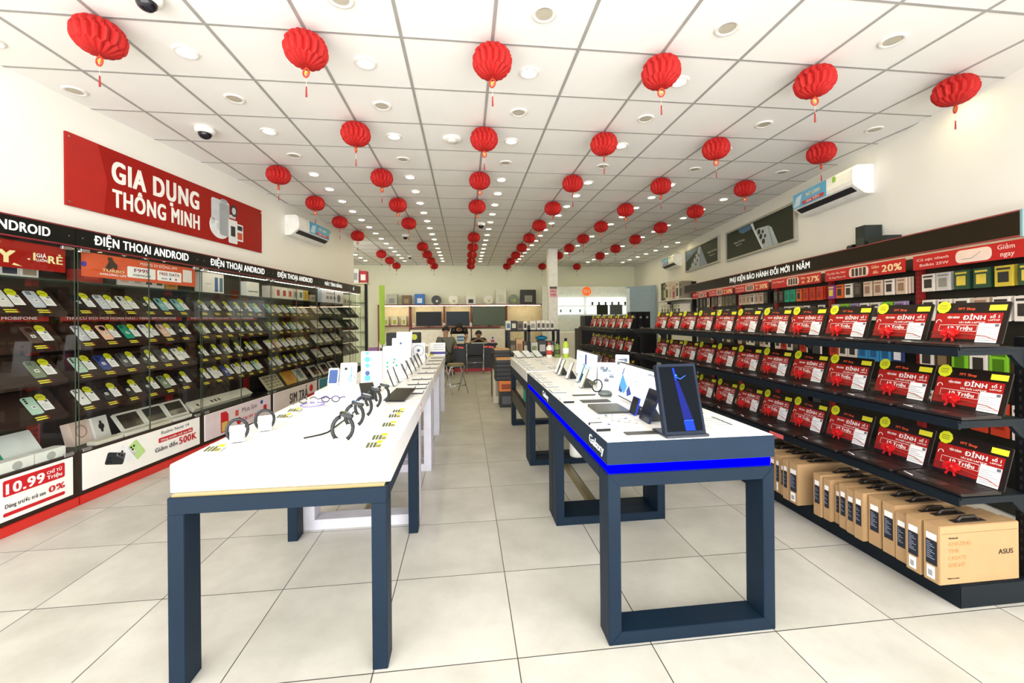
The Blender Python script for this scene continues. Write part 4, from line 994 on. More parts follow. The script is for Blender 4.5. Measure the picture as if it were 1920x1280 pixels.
    for i in range(2):
        t = thing('eyeglasses', 'dark pair of smart glasses lying at left table edge behind earbuds, %s' % ('nearer' if i == 0 else 'farther'), 'glasses', (-1.08 + 0.14 * i, (2.95, 2.97)[i], Z), 0.0)
        fr = MB()
        for sx in (-1, 1): fr.tube([(sx * 0.034 + 0.026 * cos(a), 0, 0.022 + 0.02 * sin(a)) for a in [2 * pi * k / 12 for k in range(12)]], 0.003, dark, 5, closed=True)
        fr.tube([(-0.01, 0, 0.026), (0.01, 0, 0.026)], 0.003, dark, 5)
        obj('rim', fr, t)
        for sx in (-1, 1): obj('temple', MB().tube([(sx * 0.062, 0.001, 0.026), (sx * 0.063, 0.1, 0.02), (sx * 0.06, 0.13, 0.006)], 0.003, dark, 5), t)
    # raised white plinth with a lilac lit edge
    t = thing('display_plinth', 'raised white phone plinth with lilac front edge on the white table', 'display stand', (-0.86, 3.33, Z))
    obj('slab', MB().box(-0.24, 0.19, -0.2, 0.2, 0, 0.05, wt(), None), t, bevel=0.003)
    obj('front_strip', MB().box(-0.24, 0.19, -0.206, -0.2005, 0.004, 0.046, mat('#b9a9f2', 0.4, emit=0.5)), t, label='lilac glowing front strip')
    # dark leaning panels
    for i, (x, y, w, h, rz, tl, lb) in enumerate(((-0.5, 2.9, 0.15, 0.3, -0.15, 0.12, 'black tablet tilted on the table behind the watches'), (-0.68, 3.0, 0.1, 0.18, 0.4, 0.55, 'small black folding tablet beside the black tilted tablet'))):
        t = thing('tablet', lb, 'tablet', (x, y, Z + 0.004), rz)
        T = Matrix.Rotation(tl, 4, 'X')
        obj('body', MB().rrect(-w / 2, w / 2, 0, h, 0.008, 0, 0.008, dark, T), t); obj('screen', MB().rrect(-w / 2 + 0.005, w / 2 - 0.005, 0.005, h - 0.005, 0.006, 0.0082, 0.009, mat('#20221a', 0.15), T), t)
        obj('rest', MB().box(-w / 3, w / 3, h * 0.5, h * 0.5 + 0.004, 0, h * 0.5 * sin(tl) - 0.001, dark), t)
    # flat white spec trays in pairs along the aisle edge
    tp = thing('spec_tray', 'x', 'spec tray', (0, 0, -5))
    obj('tray', MB().box(-0.042, 0.042, -0.055, 0.055, 0, 0.008, dark), tp, bevel=0.001); obj('sheet', MB().box(-0.04, 0.04, -0.05, 0.054, 0.0085, 0.011, PAPER), tp)
    first = True
    for r, y in enumerate((3.24, 3.46, 3.68, 3.98, 4.42, 4.86, 5.28, 5.7, 6.1)):
        for c in range(2):
            o = tp if first else copy_tree(tp); first = False
            o.location = (-0.372 - 0.09 * c, y, Z); o['group'] = 'flat white spec trays by the aisle'
            o['label'] = 'flat white spec tray on the white tables, %s row from the front, %s side' % (ORD[r], 'aisle' if c == 0 else 'inner')
    # phones leaning on stands, edge on to the aisle
    ph = thing('smartphone', 'x', 'phone', (0, 0, -5))
    T = Matrix.Rotation(radians(68), 4, 'X')
    obj('body', MB().rrect(-0.037, 0.037, 0, 0.155, 0.01, -0.008, 0, dark, T), ph); obj('screen', MB().rrect(-0.034, 0.034, 0.003, 0.152, 0.008, 0.0002, 0.001, mat('#dfe6ee', 0.1, emit=0.5), T), ph, label='bright lit screen')
    obj('stand', MB().prism([(0.004, 0.0), (0.075, 0.0), (0.052, 0.09)], -0.02, 0.02, WHITE, plane((0, 0, 0), (0, 1, 0), (0, 0, 1))), ph)
    spots = [(-0.6, 3.6), (-0.59, 3.82), (-0.56, 4.05), (-0.56, 4.36), (-0.555, 4.66), (-0.555, 4.96), (-0.55, 5.24), (-0.56, 5.72), (-0.56, 5.98)]
    for i, (x, y) in enumerate(spots):
        o = ph if i == 0 else copy_tree(ph); o.location = (x, y, Z + 0.002); o.rotation_euler = (0, 0, pi / 2 + 0.35 if i > 1 else pi / 2 - 0.2)
        o['label'] = 'phone leaning on a white stand along the left tables, %s from the front' % ORD[i]; o['group'] = 'phones on white stands along the left tables'
    # standees
    def standee(x, y, w, h, tilt, rz, lab, prints, base=0.0, d=0.012):
        t = thing('advert_standee', lab, 'advert', (x, y, Z + base), rz)
        T = Matrix.Rotation(-tilt, 4, 'X')
        obj('panel', MB().rrect(-w / 2, w / 2, 0, h, 0.01, -d, 0, mat('#f4f6f8', 0.4), T @ FRONT(0)), t)
        m = MB(); MM = T @ FRONT(-0.0015)
        prints(m, MM)
        obj('print', m, t)
        obj('foot', MB().box(-w / 2, w / 2, 0.02, 0.02 + h * 0.3, 0, 0.006, WHITE), t)
        return t
    bl = mat('#4aa3e0', 0.4); lb = mat('#a9d4ef', 0.4); nv = mat('#274a86', 0.4); gr = mat('#36b083', 0.4); li = mat('#9aa0d8', 0.4)
    def p1(m, M):
        for z, r in ((0.25, 0.014), (0.2, 0.024), (0.15, 0.018), (0.09, 0.02), (0.05, 0.026)): m.disc(-0.03, z, r, 0, 0.0008, bl if z != 0.09 else nv, M, 10)
        for k in range(3): m.rect(0.03, 0.075, 0.2 - 0.03 * k, 0.208 - 0.03 * k, lb, M)
    standee(-0.76, 3.4, 0.165, 0.265, 0.02, -0.12, 'tall white standee with blue drawings on the lilac edged plinth', p1, 0.051, 0.05)
    def p2(m, M):
        m.rect(0.02, 0.028, 0.02, 0.15, bl, M); m.disc(-0.02, 0.13, 0.012, 0, 0.0008, BLACK, M, 8); m.tube([(0.03 + 0.025 * cos(a), 0.05 + 0.025 * sin(a), 0.001) for a in [k * 0.5 for k in range(9)]], 0.002, nv, 4, M)
    standee(-0.945, 3.4, 0.13, 0.18, 0.3, 0.0, 'shorter leaning white standee with black and blue marks, left on the plinth', p2, 0.051)
    def p2b(m, M): m.rrect(-0.032, 0.032, 0.015, 0.125, 0.008, 0, 0.0008, nv, M)
    standee(-1.06, 3.4, 0.08, 0.14, 0.35, 0.0, 'small leaning blue phone standee at the left edge of the plinth', p2b, 0.051)
    def p3(m, M):
        for x, z in ((-0.05, 0.1), (-0.05, 0.14), (0.01, 0.14), (0.04, 0.11), (0.02, 0.17)): m.disc(x, z, 0.011, 0, 0.0008, gr, M, 8)
        m.rect(-0.06, 0.05, 0.3, 0.308, lb, M)
    standee(-0.73, 4.2, 0.19, 0.3, 0.05, 0.1, 'white standee with green dots behind the tall blue standee', p3)
    def p4(m, M):
        m.disc(0.0, 0.3, 0.014, 0, 0.0008, nv, M, 8); m.rect(-0.02, 0.02, 0.2, 0.26, lb, M); m.rect(-0.06, -0.055, 0.05, 0.3, lb, M)
    standee(-0.74, 4.75, 0.2, 0.36, 0.1, -0.1, 'widest white standee with pale blue print, middle of the left tables', p4)
    def p4b(m, M): m.text('iPhone', 0, 0.13, 0.02, nv, M, 'C', 0.14, 0.02); m.rect(-0.08, 0.08, 0.04, 0.1, li, M)
    standee(-0.78, 5.2, 0.2, 0.42, 0.16, -0.2, 'tall grey white standee leaning back behind the widest one', p4b)
    def p5(m, M):
        m.tube([(0.07 * cos(a), 0.16 + 0.07 * sin(a), 0.001) for a in [2 * pi * k / 20 for k in range(20)]], 0.004, li, 5, M, True); m.disc(0, 0.16, 0.02, 0, 0.0008, nv, M, 9)
    standee(-0.62, 5.48, 0.17, 0.26, 0.1, 0.0, 'white standee with lilac wheel print on the far left tables', p5)
    def p6(m, M):
        m.rect(-0.11, 0.12, 0.02, 0.06, mat('#3d2f92', 0.4), M); m.rect(-0.12, -0.06, 0.0, 0.05, YEL, M)
        for k in range(3): m.rect(-0.06, 0.1, 0.09 + 0.035 * k, 0.098 + 0.035 * k, GREY, M)
    standee(-0.44, 6.5, 0.24, 0.2, 0.05, 0.0, 'white card with purple strip at the far end of the left tables', p6)
    for i, (x, y, c, h) in enumerate(((-1.09, 5.0, '#5a2a5e', 0.24), (-1.0, 5.2, '#33363a', 0.22), (-0.6, 6.3, '#e3dccb', 0.2), (-0.72, 6.3, '#ddd3c0', 0.21))):
        t = thing('phone_carton', ['purple and dark', 'grey', 'cream printed', 'taller cream printed'][i] + ' phone carton standing on the far left tables', 'box', (x, y, Z), 0.1)
        obj('carton', MB().box(-0.05, 0.05, -0.04, 0.04, 0, h, mat(c, 0.5)), t, bevel=0.002)
        obj('print', MB().rect(-0.035, 0.035, h * 0.3, h * 0.8, mat(['#c33b6a', '#8b9096', '#8d8374', '#8d8374'][i], 0.5), FRONT(-0.0408)), t)
def wt(): return mat('#f7f6f3', 0.3, vary=0.01)
build_left_goods()
# ---------------------------------------------------------------- goods on the right tables
def build_right_goods():
    Z = 0.9025; dark = mat('#1b1e22', 0.3); scr = mat('#0c1018', 0.2, spec=0.3)
    # tall tilted digital display at the front
    t = thing('digital_display', 'tall black digital screen showing a blue light streak on the front right table', 'display screen', (1.0, 1.765, Z), 0.03)
    T = Matrix.Rotation(-0.27, 4, 'X') @ FRONT(0)
    Tm = Matrix.Translation((0, 0, 0.012)) @ T
    obj('foot_plate', MB().box(-0.1, 0.11, -0.012, 0.13, 0, 0.011, mat('#2a2f3a', 0.35)), t, bevel=0.003)
    obj('housing', MB().rrect(-0.1, 0.1, 0, 0.325, 0.006, -0.03, 0, mat('#1d2433', 0.55, spec=0.12), Tm), t)
    obj('screen', MB().rrect(-0.088, 0.088, 0.014, 0.312, 0.003, 0.0005, 0.0012, mat('#0c1116', 0.6, spec=0.04), Tm), t)
    g = MB(); M = Tm @ Matrix.Translation((0, 0, 0.002)); b1 = mat('#0526a0', 0.5, emit=0.7, spec=0.1); b2 = mat('#060f55', 0.5, emit=0.6, spec=0.1); b3 = mat('#2f62f0', 0.5, emit=1.0, spec=0.1)
    g.prism([(0.002, 0.016), (0.05, 0.016), (0.045, 0.06), (-0.003, 0.06)], 0, 0.0004, b1, M); g.prism([(-0.002, 0.064), (0.045, 0.064), (0.0, 0.245), (-0.018, 0.245)], 0, 0.0003, b2, M)
    g.prism([(-0.016, 0.246), (-0.007, 0.246), (-0.012, 0.305), (-0.022, 0.305)], 0, 0.0004, b1, M); g.tube([(-0.01, 0.262, 0.001), (0.012, 0.252, 0.001), (0.04, 0.268, 0.001)], 0.0018, b3, 4, M)
    g.disc(-0.008, 0.27, 0.005, 0, 0.001, b3, M, 8); g.rect(0.0, 0.047, 0.0605, 0.0625, b3, M)
    obj('picture', g, t, label='blue light streak picture')
    obj('back_stay', MB().prism([(0.03, 0.011), (0.125, 0.011), (0.085, 0.2), (0.07, 0.2)], -0.03, 0.03, mat('#2a2f3a', 0.35), plane((0, 0, 0), (0, 1, 0), (0, 0, 1))), t)
    # two monitors standing along the table spine, facing the aisle
    def spine_monitor(y0, y1, x, lab, draw):
        w = y1 - y0
        t = thing('monitor', lab, 'monitor', (x, (y0 + y1) / 2, Z), -pi / 2)
        T = Matrix.Translation((0, 0, 0.015)) @ Matrix.Rotation(-0.06, 4, 'X') @ FRONT(0)
        obj('housing', MB().rrect(-w / 2, w / 2, 0, 0.235, 0.006, -0.018, 0, dark, T), t)
        obj('screen', MB().rect(-w / 2 + 0.006, w / 2 - 0.006, 0.008, 0.228, mat('#eef3fb', 0.2, emit=0.75), T @ Matrix.Translation((0, 0, 0.0008))), t, label='bright lit screen')
        m = MB(); draw(m, T @ Matrix.Translation((0, 0, 0.002)), w); obj('picture', m, t)
        obj('stand', MB().box(-0.08, 0.08, 0.02, 0.1, 0, 0.006, dark).box(-0.02, 0.02, 0.04, 0.052, 0.006, 0.14, dark), t)
    sk = mat('#3f8fe0', 0.3, emit=0.5); nv = mat('#24408c', 0.3, emit=0.3); pale = mat('#9cc4ef', 0.3, emit=0.5); ink = mat('#4a5568', 0.4)
    def d1(m, M, w):
        m.prism([(-w / 2 + 0.02, 0.08), (-w / 2 + 0.07, 0.16), (-w / 2 + 0.15, 0.09), (-w / 2 + 0.1, 0.03)], 0, 0.0006, sk, M)
        m.prism([(-w / 2 + 0.055, 0.155), (-w / 2 + 0.09, 0.205), (-w / 2 + 0.1, 0.2), (-w / 2 + 0.072, 0.155)], 0, 0.0006, nv, M)
        m.prism([(-w / 2 + 0.14, 0.06), (-w / 2 + 0.18, 0.1), (-w / 2 + 0.22, 0.05), (-w / 2 + 0.15, 0.025)], 0, 0.0006, nv, M); m.prism([(-w / 2 + 0.01, 0.04), (-w / 2 + 0.06, 0.03), (-w / 2 + 0.08, 0.06), (-w / 2 + 0.02, 0.09)], 0, 0.0005, nv, M)
        m.text('Galaxy Book', -0.02, 0.135, 0.02, ink, M, 'C', 0.16, 0.0); m.text('Galaxy AI', 0.0, 0.1, 0.012, ink, M, 'C', 0.08, 0.0); m.text('SAMSUNG', 0.17, 0.2, 0.012, ink, M, 'C', 0.11, 0.03)
    spine_monitor(2.04, 2.68, 1.03, 'wide bright monitor showing a blue notebook advert on the front right table', d1)
    def d2(m, M, w):
        m.rrect(-0.03, 0.02, 0.12, 0.21, 0.008, 0, 0.0006, nv, M); m.prism([(-0.02, 0.07), (0.0, 0.12), (0.01, 0.12), (0.0, 0.06)], 0, 0.0006, sk, M)
        for x in (-0.22, -0.1, 0.08): m.rect(x, x + 0.09, 0.06 + 0.5 * abs(x), 0.075 + 0.5 * abs(x), pale, M)
    spine_monitor(3.2, 3.82, 1.05, 'second bright monitor with small blue pictures, on the table behind', d2)
    # phone and tablet leaning towards the aisle
    def leaner(nm, x, y, w, h, tilt, lab, cat, edge, face, rz=-pi / 2, emit=False, grp=None):
        t = thing(nm, lab, cat, (x, y, Z + 0.003), rz, grp)
        T = Matrix.Rotation(-tilt, 4, 'X') @ FRONT(0)
        obj('body', MB().rrect(-w / 2, w / 2, 0, h, 0.008, -0.009, 0, mat(edge, 0.35), T), t)
        obj('screen', MB().rrect(-w / 2 + 0.004, w / 2 - 0.004, 0.004, h - 0.004, 0.006, 0.0003, 0.001, face, T), t)
        obj('stand', MB().prism([(0.018 + 0.2 * h * sin(tilt), -0.003), (0.018 + h * 0.5, -0.003), (0.018 + h * 0.5 * sin(tilt), h * 0.5)], -0.012, 0.012, dark, plane((0, 0, 0), (0, 1, 0), (0, 0, 1))), t)
        return t
    leaner('smartphone', 0.93, 2.215, 0.085, 0.1, 0.3, 'small phone with blue edge leaning before the bright monitor', 'phone', '#1f3fb5', scr)
    leaner('tablet', 0.93, 2.06, 0.125, 0.175, 0.36, 'dark blue tablet leaning next to the small blue edged phone', 'tablet', '#1d2b52', mat('#141b2c', 0.08))
    cols = ['#4d4a2a', '#57532c', '#6f5a45', '#1f6f77', '#6d6a38']
    for i, (x, y) in enumerate(((0.885, 3.98), (0.88, 3.83), (0.9, 3.6), (0.94, 3.4), (0.89, 3.12))):
        leaner('smartphone', x, y, 0.075, 0.16, 0.38, '%s phone leaning on the second right table, %s from the back' % (['olive', 'dark olive', 'bronze', 'teal', 'khaki'][i], ORD[i]), 'phone', cols[i], mat('#e6ecf2', 0.1, emit=0.3), -pi / 2, grp='leaning phones on the second right table')
    # white blocks with black feet along the aisle edge
    for i, (x, y) in enumerate(((0.66, 2.73), (0.66, 2.62), (0.66, 2.08), (0.66, 1.955))):
        t = thing('phone_tray', 'white phone tray with black front edge at the aisle side, %s from the front' % ORD[3 - i], 'display tray', (x, y, Z), 0, 'white trays on the front right table')
        obj('block', MB().box(-0.035, 0.035, -0.04, 0.06, 0, 0.014, wt()), t, bevel=0.001); obj('edge', MB().box(-0.035, 0.035, -0.046, -0.0405, 0, 0.012, BLACK), t, label='black front edge')
    for i, (a, b, c, d) in enumerate(((0.748, 0.92, 2.8, 2.832), (0.75, 0.94, 2.565, 2.645), (0.745, 0.9, 1.83, 1.875))):
        single('charging_pad', MB().box(a, b, c, d, Z, Z + 0.004, mat('#34352f', 0.4)), 'flat dark strip on the front right table, %s' % ['farthest of three', 'middle of three', 'nearest, by the tall screen'][i], 'display pad', bevel=0.001)
    t = thing('laptop', 'closed dark grey laptop lying on the front right table', 'laptop', (0.845, 2.36, Z))
    obj('base', MB().rrect(-0.095, 0.095, -0.11, 0.11, 0.008, 0, 0.007, mat('#4a4c47', 0.4)), t); obj('lid', MB().rrect(-0.095, 0.095, -0.11, 0.11, 0.008, 0.0075, 0.013, mat('#454741', 0.35)), t)
    t = single('spec_board', MB().box(0.735, 0.885, 1.99, 2.23, Z, Z + 0.004, WHITE), 'white board with many small coloured pictures by the leaning tablet', 'sign')
    m = MB(); R = random.Random(8)
    for k in range(26): x = R.uniform(0.745, 0.865); y = R.uniform(2.0, 2.215); m.rect(x, x + R.uniform(0.008, 0.02), y, y + R.uniform(0.004, 0.012), mat(R.choice(['#3b6fb5', '#c77b4a', '#5a5a60', '#8d8f96', '#7a9a5a']), 0.5), FLAT(Z + 0.0048))
    obj('print', m, t)
    for i, (x, y, c) in enumerate(((0.71, 1.975, '#39549a'), (0.7, 2.1, '#7fae4c'))): single('sticker_coin', MB().disc(x, y, 0.008, Z + 0.0145, Z + 0.016, mat(c, 0.5), None, 10), 'tiny %s round sticker on a white phone tray' % ('blue' if i == 0 else 'green'), 'sticker')
    t = thing('smart_ring_stand', 'black ring shaped band standing behind the closed laptop', 'watch', (0.91, 2.76, Z), 0.3)
    obj('ring', MB().tube([(0.042 * cos(a), 0, 0.075 + 0.042 * sin(a)) for a in [2 * pi * i / 22 for i in range(22)]], 0.005, dark, 6, closed=True), t)
    obj('case', MB().box(-0.05, -0.022, -0.012, 0.012, 0.085, 0.11, mat('#4b4a2c', 0.3)), t)
    obj('foot', MB().lathe([(0.022, 0), (0.02, 0.006), (0.006, 0.012), (0.006, 0.031)], WHITE), t)
    t = thing('headphones', 'dark grey earphone puck at the foot of the bright monitor', 'earphones', (0.97, 2.78, Z))
    obj('puck', MB().lathe([(0.05, 0), (0.052, 0.02), (0.04, 0.035), (0.015, 0.04)], mat('#6b7470', 0.3)), t); obj('collar', MB().tube([(0.051 * cos(a), 0.051 * sin(a), 0.012) for a in [2 * pi * i / 20 for i in range(20)]], 0.003, dark, 5, closed=True), t)
    # clear acrylic posters between the monitors
    for i, (x, y, w, h) in enumerate(((1.05, 2.98, 0.13, 0.21), (1.16, 2.94, 0.1, 0.27))):
        t = thing('advert_standee', '%s white printed standee between the two right table monitors' % ['shorter', 'taller'][i], 'advert', (x, y, Z), -0.5)
        T = Matrix.Rotation(-0.15, 4, 'X') @ FRONT(0)
        obj('panel', MB().rrect(-w / 2, w / 2, 0, h, 0.006, -0.01, 0, mat('#e9edf1', 0.2), T), t)
        m = MB(); R = random.Random(i)
        for k in range(9): a = R.uniform(-w * .4, w * .2); b = R.uniform(0.02, h * .85); m.rect(a, a + R.uniform(.01, .04), b, b + R.uniform(.008, .03), mat(R.choice(['#5d6f7a', '#8a93a8', '#474a55', '#6a7d92']), 0.4), T @ Matrix.Translation((0, 0, 0.001)))
        obj('print', m, t)
        obj('foot', MB().box(-w / 2, w / 2, 0.012, 0.07, 0, 0.006, WHITE), t)
    # trays on the second and third right tables
    n = 0
    for i, (x, y, z) in enumerate([(0.68, 3.0, Z), (0.68, 3.25, Z), (0.68, 3.5, Z), (0.68, 3.75, Z), (0.68, 3.97, Z), (0.7, 4.25, 0.9125), (0.7, 4.5, 0.9125), (0.7, 4.75, 0.9125), (0.7, 5.0, 0.9125), (0.7, 5.25, 0.9125), (0.95, 4.35, 0.9125), (0.95, 4.75, 0.9125), (0.95, 5.15, 0.9125)]):
        t = thing('spec_tray', 'flat pale spec tray on the right tables, %s counted from the front' % ORD[i], 'spec tray', (x, y, z), 0, 'flat pale spec trays on the right tables')
        obj('tray', MB().box(-0.05, 0.05, -0.08, 0.08, 0, 0.007, mat('#8d938f', 0.4)), t, bevel=0.001); obj('sheet', MB().box(-0.048, 0.048, -0.074, 0.078, 0.0075, 0.01, PAPER), t)
        m = MB()
        for k in range(4): m.rect(-0.03, 0.03 - 0.01 * (k % 2), -0.05 + 0.03 * k, -0.044 + 0.03 * k, mat('#7d8480', 0.6), FLAT(0.0108))
        obj('print', m, t)
    for i, (x, y) in enumerate(((0.75, 5.5), (0.88, 5.52), (1.02, 5.53))):
        t = thing('tablet', 'dark edged tablet leaning at far end of the right tables, %s from left' % ORD[i], 'tablet', (x, y, 0.918), 0.5, 'leaning tablets at the far right table')
        T = Matrix.Rotation(-1.0, 4, 'X') @ FRONT(0)
        obj('body', MB().rrect(-0.06, 0.06, 0, 0.16, 0.008, -0.008, 0, dark, T), t); obj('screen', MB().rrect(-0.055, 0.055, 0.005, 0.155, 0.006, 0.0002, 0.001, mat('#d6dad3', 0.2), T), t)
    # right half of the front table: white boards with black bars
    for i, (a, b, c, d) in enumerate(((1.2, 1.385, 1.87, 2.1), (1.2, 1.385, 2.12, 2.4), (1.2, 1.385, 2.42, 2.75))):
        t = single('spec_board', MB().box(a, b, c, d, Z, Z + 0.008, wt()), 'flat white spec board at the rack side of the front right table, %s from front' % ORD[i], 'sign', bevel=0.001)
        m = MB()
        for k in range(4): m.rect(a + 0.03, b - 0.05, c + 0.04 + 0.04 * k, c + 0.046 + 0.04 * k, mat('#b9bfc8', 0.6), FLAT(Z + 0.0088))
        m.rect(b - 0.07, b - 0.06, c + 0.03, d - 0.03, mat('#3c4048', 0.5), FLAT(Z + 0.0088))
        obj('print', m, t)
    # dispensers far right table
    for i, (x, y, c, h) in enumerate(((1.14, 5.5, '#d9d2c4', 0.2), (1.25, 5.5, '#6b7f3a', 0.22), (1.36, 5.45, '#a9c43a', 0.26))):
        t = thing('bottle', ['cream bottle with red label', 'olive green bottle', 'white and lime green bottle'][i] + ' at far end of the right tables', 'bottle', (x, y, 0.9125))
        obj('body', MB().lathe([(0.04, 0), (0.042, 0.01), (0.042, h * .7), (0.02, h * .82), (0.018, h * .86)], mat(c, 0.35), n=16), t); obj('cap', MB().lathe([(0.02, h * .861), (0.02, h), (0.012, h + 0.005)], BLACK if i else mat('#b23a2c', 0.4), n=12), t)
        obj('label_band', MB().lathe([(0.0428, h * .2), (0.0428, h * .5)], mat(['#b0392c', '#3f4a22', '#f2f2ee'][i], 0.5), n=16), t)
build_right_goods()
# ---------------------------------------------------------------- right wall: posters, air conditioners, accessory fixture
def rloc(s, n=0.0, z=0.0): return RW.pt(s, n, z)
def build_right_wall():
    gm = mat('#232a1f', 0.45, spec=0.2)
    for k, (s1, s0, z0, z1) in enumerate(((7.67, 5.435, 2.53, 3.1), (10.0, 8.01, 2.575, 3.13))):
        w = s1 - s0; h = z1 - z0
        t = thing('framed_poster', ['nearer dark green framed poster with a silver phone back, high on the right wall', 'farther dark framed poster with grey phone edges, high on the right wall'][k], 'poster', rloc(s1, -0.001, z0), RROT)
        f = MB(); a = mat('#b4b2aa', 0.35, 0.4)
        for (xa, xb, za, zb) in ((0, w, 0, 0.035), (0, w, h - 0.035, h), (0, 0.035, 0.035, h - 0.035), (w - 0.035, w, 0.035, h - 0.035)): f.box(xa, xb, -0.045, 0, za, zb, a)
        obj('border', f, t, bevel=0.002)
        obj('print_sheet', MB().box(0.035, w - 0.035, -0.03, -0.005, 0.035, h - 0.035, gm), t)
        m = MB(); M = FRONT(-0.0315); M2 = FRONT(-0.0335); M3 = FRONT(-0.036); sv = mat('#a9b6c0', 0.3); bl = mat('#3f6d94', 0.35); wh = mat('#e8e8e2', 0.5)
        if k == 0:
            m.prism([(0.5, h - 0.04), (0.56, 0.46), (0.68, 0.42), (0.98, 0.44), (0.93, h - 0.04)], 0, 0.001, bl, M)
            m.prism([(1.37, 0.04), (1.8, 0.04), (1.62, 0.33), (1.52, 0.38), (1.2, 0.4), (1.12, 0.38)], 0, 0.001, sv, M2)
            m.prism([(1.33, 0.04), (1.37, 0.04), (1.12, 0.38), (1.04, h - 0.04), (0.95, h - 0.04)], 0, 0.001, mat('#d3dce2', 0.3), M2)
            m.prism([(1.64, 0.04), (1.68, 0.04), (1.54, 0.36), (1.51, 0.37)], 0, 0.001, mat('#8294a2', 0.3), M3)
            for x, z, r in ((1.24, 0.335, 0.045), (1.3, 0.245, 0.045), (1.38, 0.15, 0.045), (1.36, 0.315, 0.03), (1.43, 0.23, 0.03)): m.disc(x, z, r, 0, 0.0015, BLACK, M3, 16)
            m.text('Galaxy S25 Ultra', 0.34, 0.285, 0.034, wh, M3, 'L', 0.42, 0.015); m.text('Galaxy AI', 0.42, 0.235, 0.022, wh, M3, 'L', 0.22, 0.01)
        else:
            m.prism([(0.04, 0.25), (0.95, h - 0.06), (0.9, h - 0.04), (0.04, h - 0.04)], 0, 0.001, mat('#34587a', 0.35), M)
            m.prism([(0.26, 0.04), (1.4, 0.04), (1.01, 0.5), (0.95, 0.5)], 0, 0.001, mat('#7f94a8', 0.35), M2); m.prism([(0.26, 0.04), (0.92, 0.04), (1.0, 0.5), (0.95, 0.5)], 0, 0.001, sv, M3)
            for x, z in ((0.4, 0.1), (0.56, 0.19), (0.7, 0.29), (0.82, 0.37), (0.72, 0.12), (0.82, 0.2), (0.92, 0.3)): m.disc(x, z, 0.034, 0, 0.001, BLACK, FRONT(-0.0385), 12)
            m.text('Galaxy S25 Ultra', 1.42, 0.265, 0.04, wh, M3, 'L', 0.48, 0.015); m.text('Galaxy AI', 1.52, 0.19, 0.028, wh, M3, 'L', 0.26, 0.01)
        obj('poster_print', m, t)
    air_conditioner('air_conditioner', 'large white wall air conditioner with blue sticker, nearest on the right wall', rloc(5.17, 0, 2.8), RROT, 1.09, True)
    air_conditioner('air_conditioner', 'white wall air conditioner at the far end of the right wall', rloc(11.45, 0, 2.8), RROT, 1.1, True)
    # the accessory fixture
    blk = mat('#15130f', 0.5); fas = mat('#241b0f', 0.5, spec=0.2); redc = mat('#8f1517', 0.5); ln = mat('#8d3b36', 0.4)
    t = thing('accessory_canopy', 'long dark brown canopy sign above the accessory wall with white guarantee lettering', 'sign', rloc(9.2, 0, 0), RROT)
    L = 9.2 - 2.4
    c = MB().box(0, L, -0.33, -0.3, 2.0, 2.172, fas); c.box(0, L, -0.335, -0.299, 2.168, 2.178, ln); c.box(0, L, -0.335, -0.299, 1.992, 2.002, ln); c.box(0, L, -0.299, -0.002, 2.13, 2.16, fas)
    f = obj('fascia', c, t)
    T = MB(); s0, s1 = 6.84, 4.65
    T.text('PHỤ KIỆN BẢO HÀNH ĐỔI MỚI 1 NĂM', 9.2 - s0, 2.05, 0.08, mat('#fbfbf7', 0.5, emit=0.4), FRONT(-0.332), 'L', s0 - s1, 0.03)
    obj('lettering', T, f)
    obj('end_panel', MB().box(L, L + 0.015, -0.33, -0.002, 1.99, 2.18, mat('#7fa0a4', 0.4)), t, label='pale teal end panel')
    obj('led_strip', MB().box(0.1, L - 0.05, -0.28, -0.26, 2.1, 2.112, mat('#ffdfb8', 0.5, emit=14)), t, label='lit strip under the canopy')
    S = [2.25, 3.45, 4.66, 5.86, 7.06, 8.26, 9.2]
    bay = ['nearest', 'second', 'third', 'fourth', 'fifth', 'farthest']
    txt = [('Củ sạc nhanh', 'Belkin 25W', 'Giảm', 'ngay', ''), ('Phụ kiện Hàn, Ninh', 'Ốp lưng iPhone 16', 'Giảm', 'đến', '20%'), ('Củ Magsafe', '', 'Giảm', 'đến', '27%'), ('Pin dự phòng', 'sạc nhanh 22.5W', 'Giảm', 'đến', '30%'), ('Tai nghe', 'không dây', 'Giảm', 'đến', '50%'), ('Cáp sạc', '', 'Giảm', 'ngay', '')]
    cream = mat('#f0dfae', 0.5); pink = mat('#efd0cb', 0.5)
    for b in range(6):
        w = S[b + 1] - S[b]
        t = thing('accessory_wall', 'black pegboard accessory bay with red price strip on the right wall, %s one' % bay[b], 'display rack', rloc(S[b + 1], 0, 0), RROT)
        obj('back_panel', MB().box(0, w, -0.03, -0.003, 0.1, 2.0, blk), t)
        up = MB().box(w - 0.06, w - 0.002, -0.07, -0.031, 0.1, 2.0, redc)
        for k in range(40): up.box(w - 0.05, w - 0.044, -0.0715, -0.07, 0.2 + k * 0.045, 0.22 + k * 0.045, blk); up.box(w - 0.02, w - 0.014, -0.0715, -0.07, 0.2 + k * 0.045, 0.22 + k * 0.045, blk)
        obj('slotted_upright', up, t)
        obj('base_box', MB().box(0.002, w - 0.002, -0.3, -0.03, 0.02, 0.1, blk), t)
        ps = obj('price_strip', MB().box(0.02, w - 0.07, -0.158, -0.15, 1.868, 2.0, mat('#b8191a', 0.45)), t)
        T = MB(); M = FRONT(-0.1592); a, c2, d, e, pc = txt[b]
        T.text(a, 0.06, 1.945, 0.024, pink, M, 'L', 0.3, 0.02)
        if c2: T.text(c2, 0.09, 1.895, 0.024, pink, M, 'L', 0.27, 0.02)
        T.rrect(0.42, 0.7, 1.88, 1.985, 0.04, 0, 0.001, mat('#e8d8cf', 0.5), M); M2 = FRONT(-0.161)
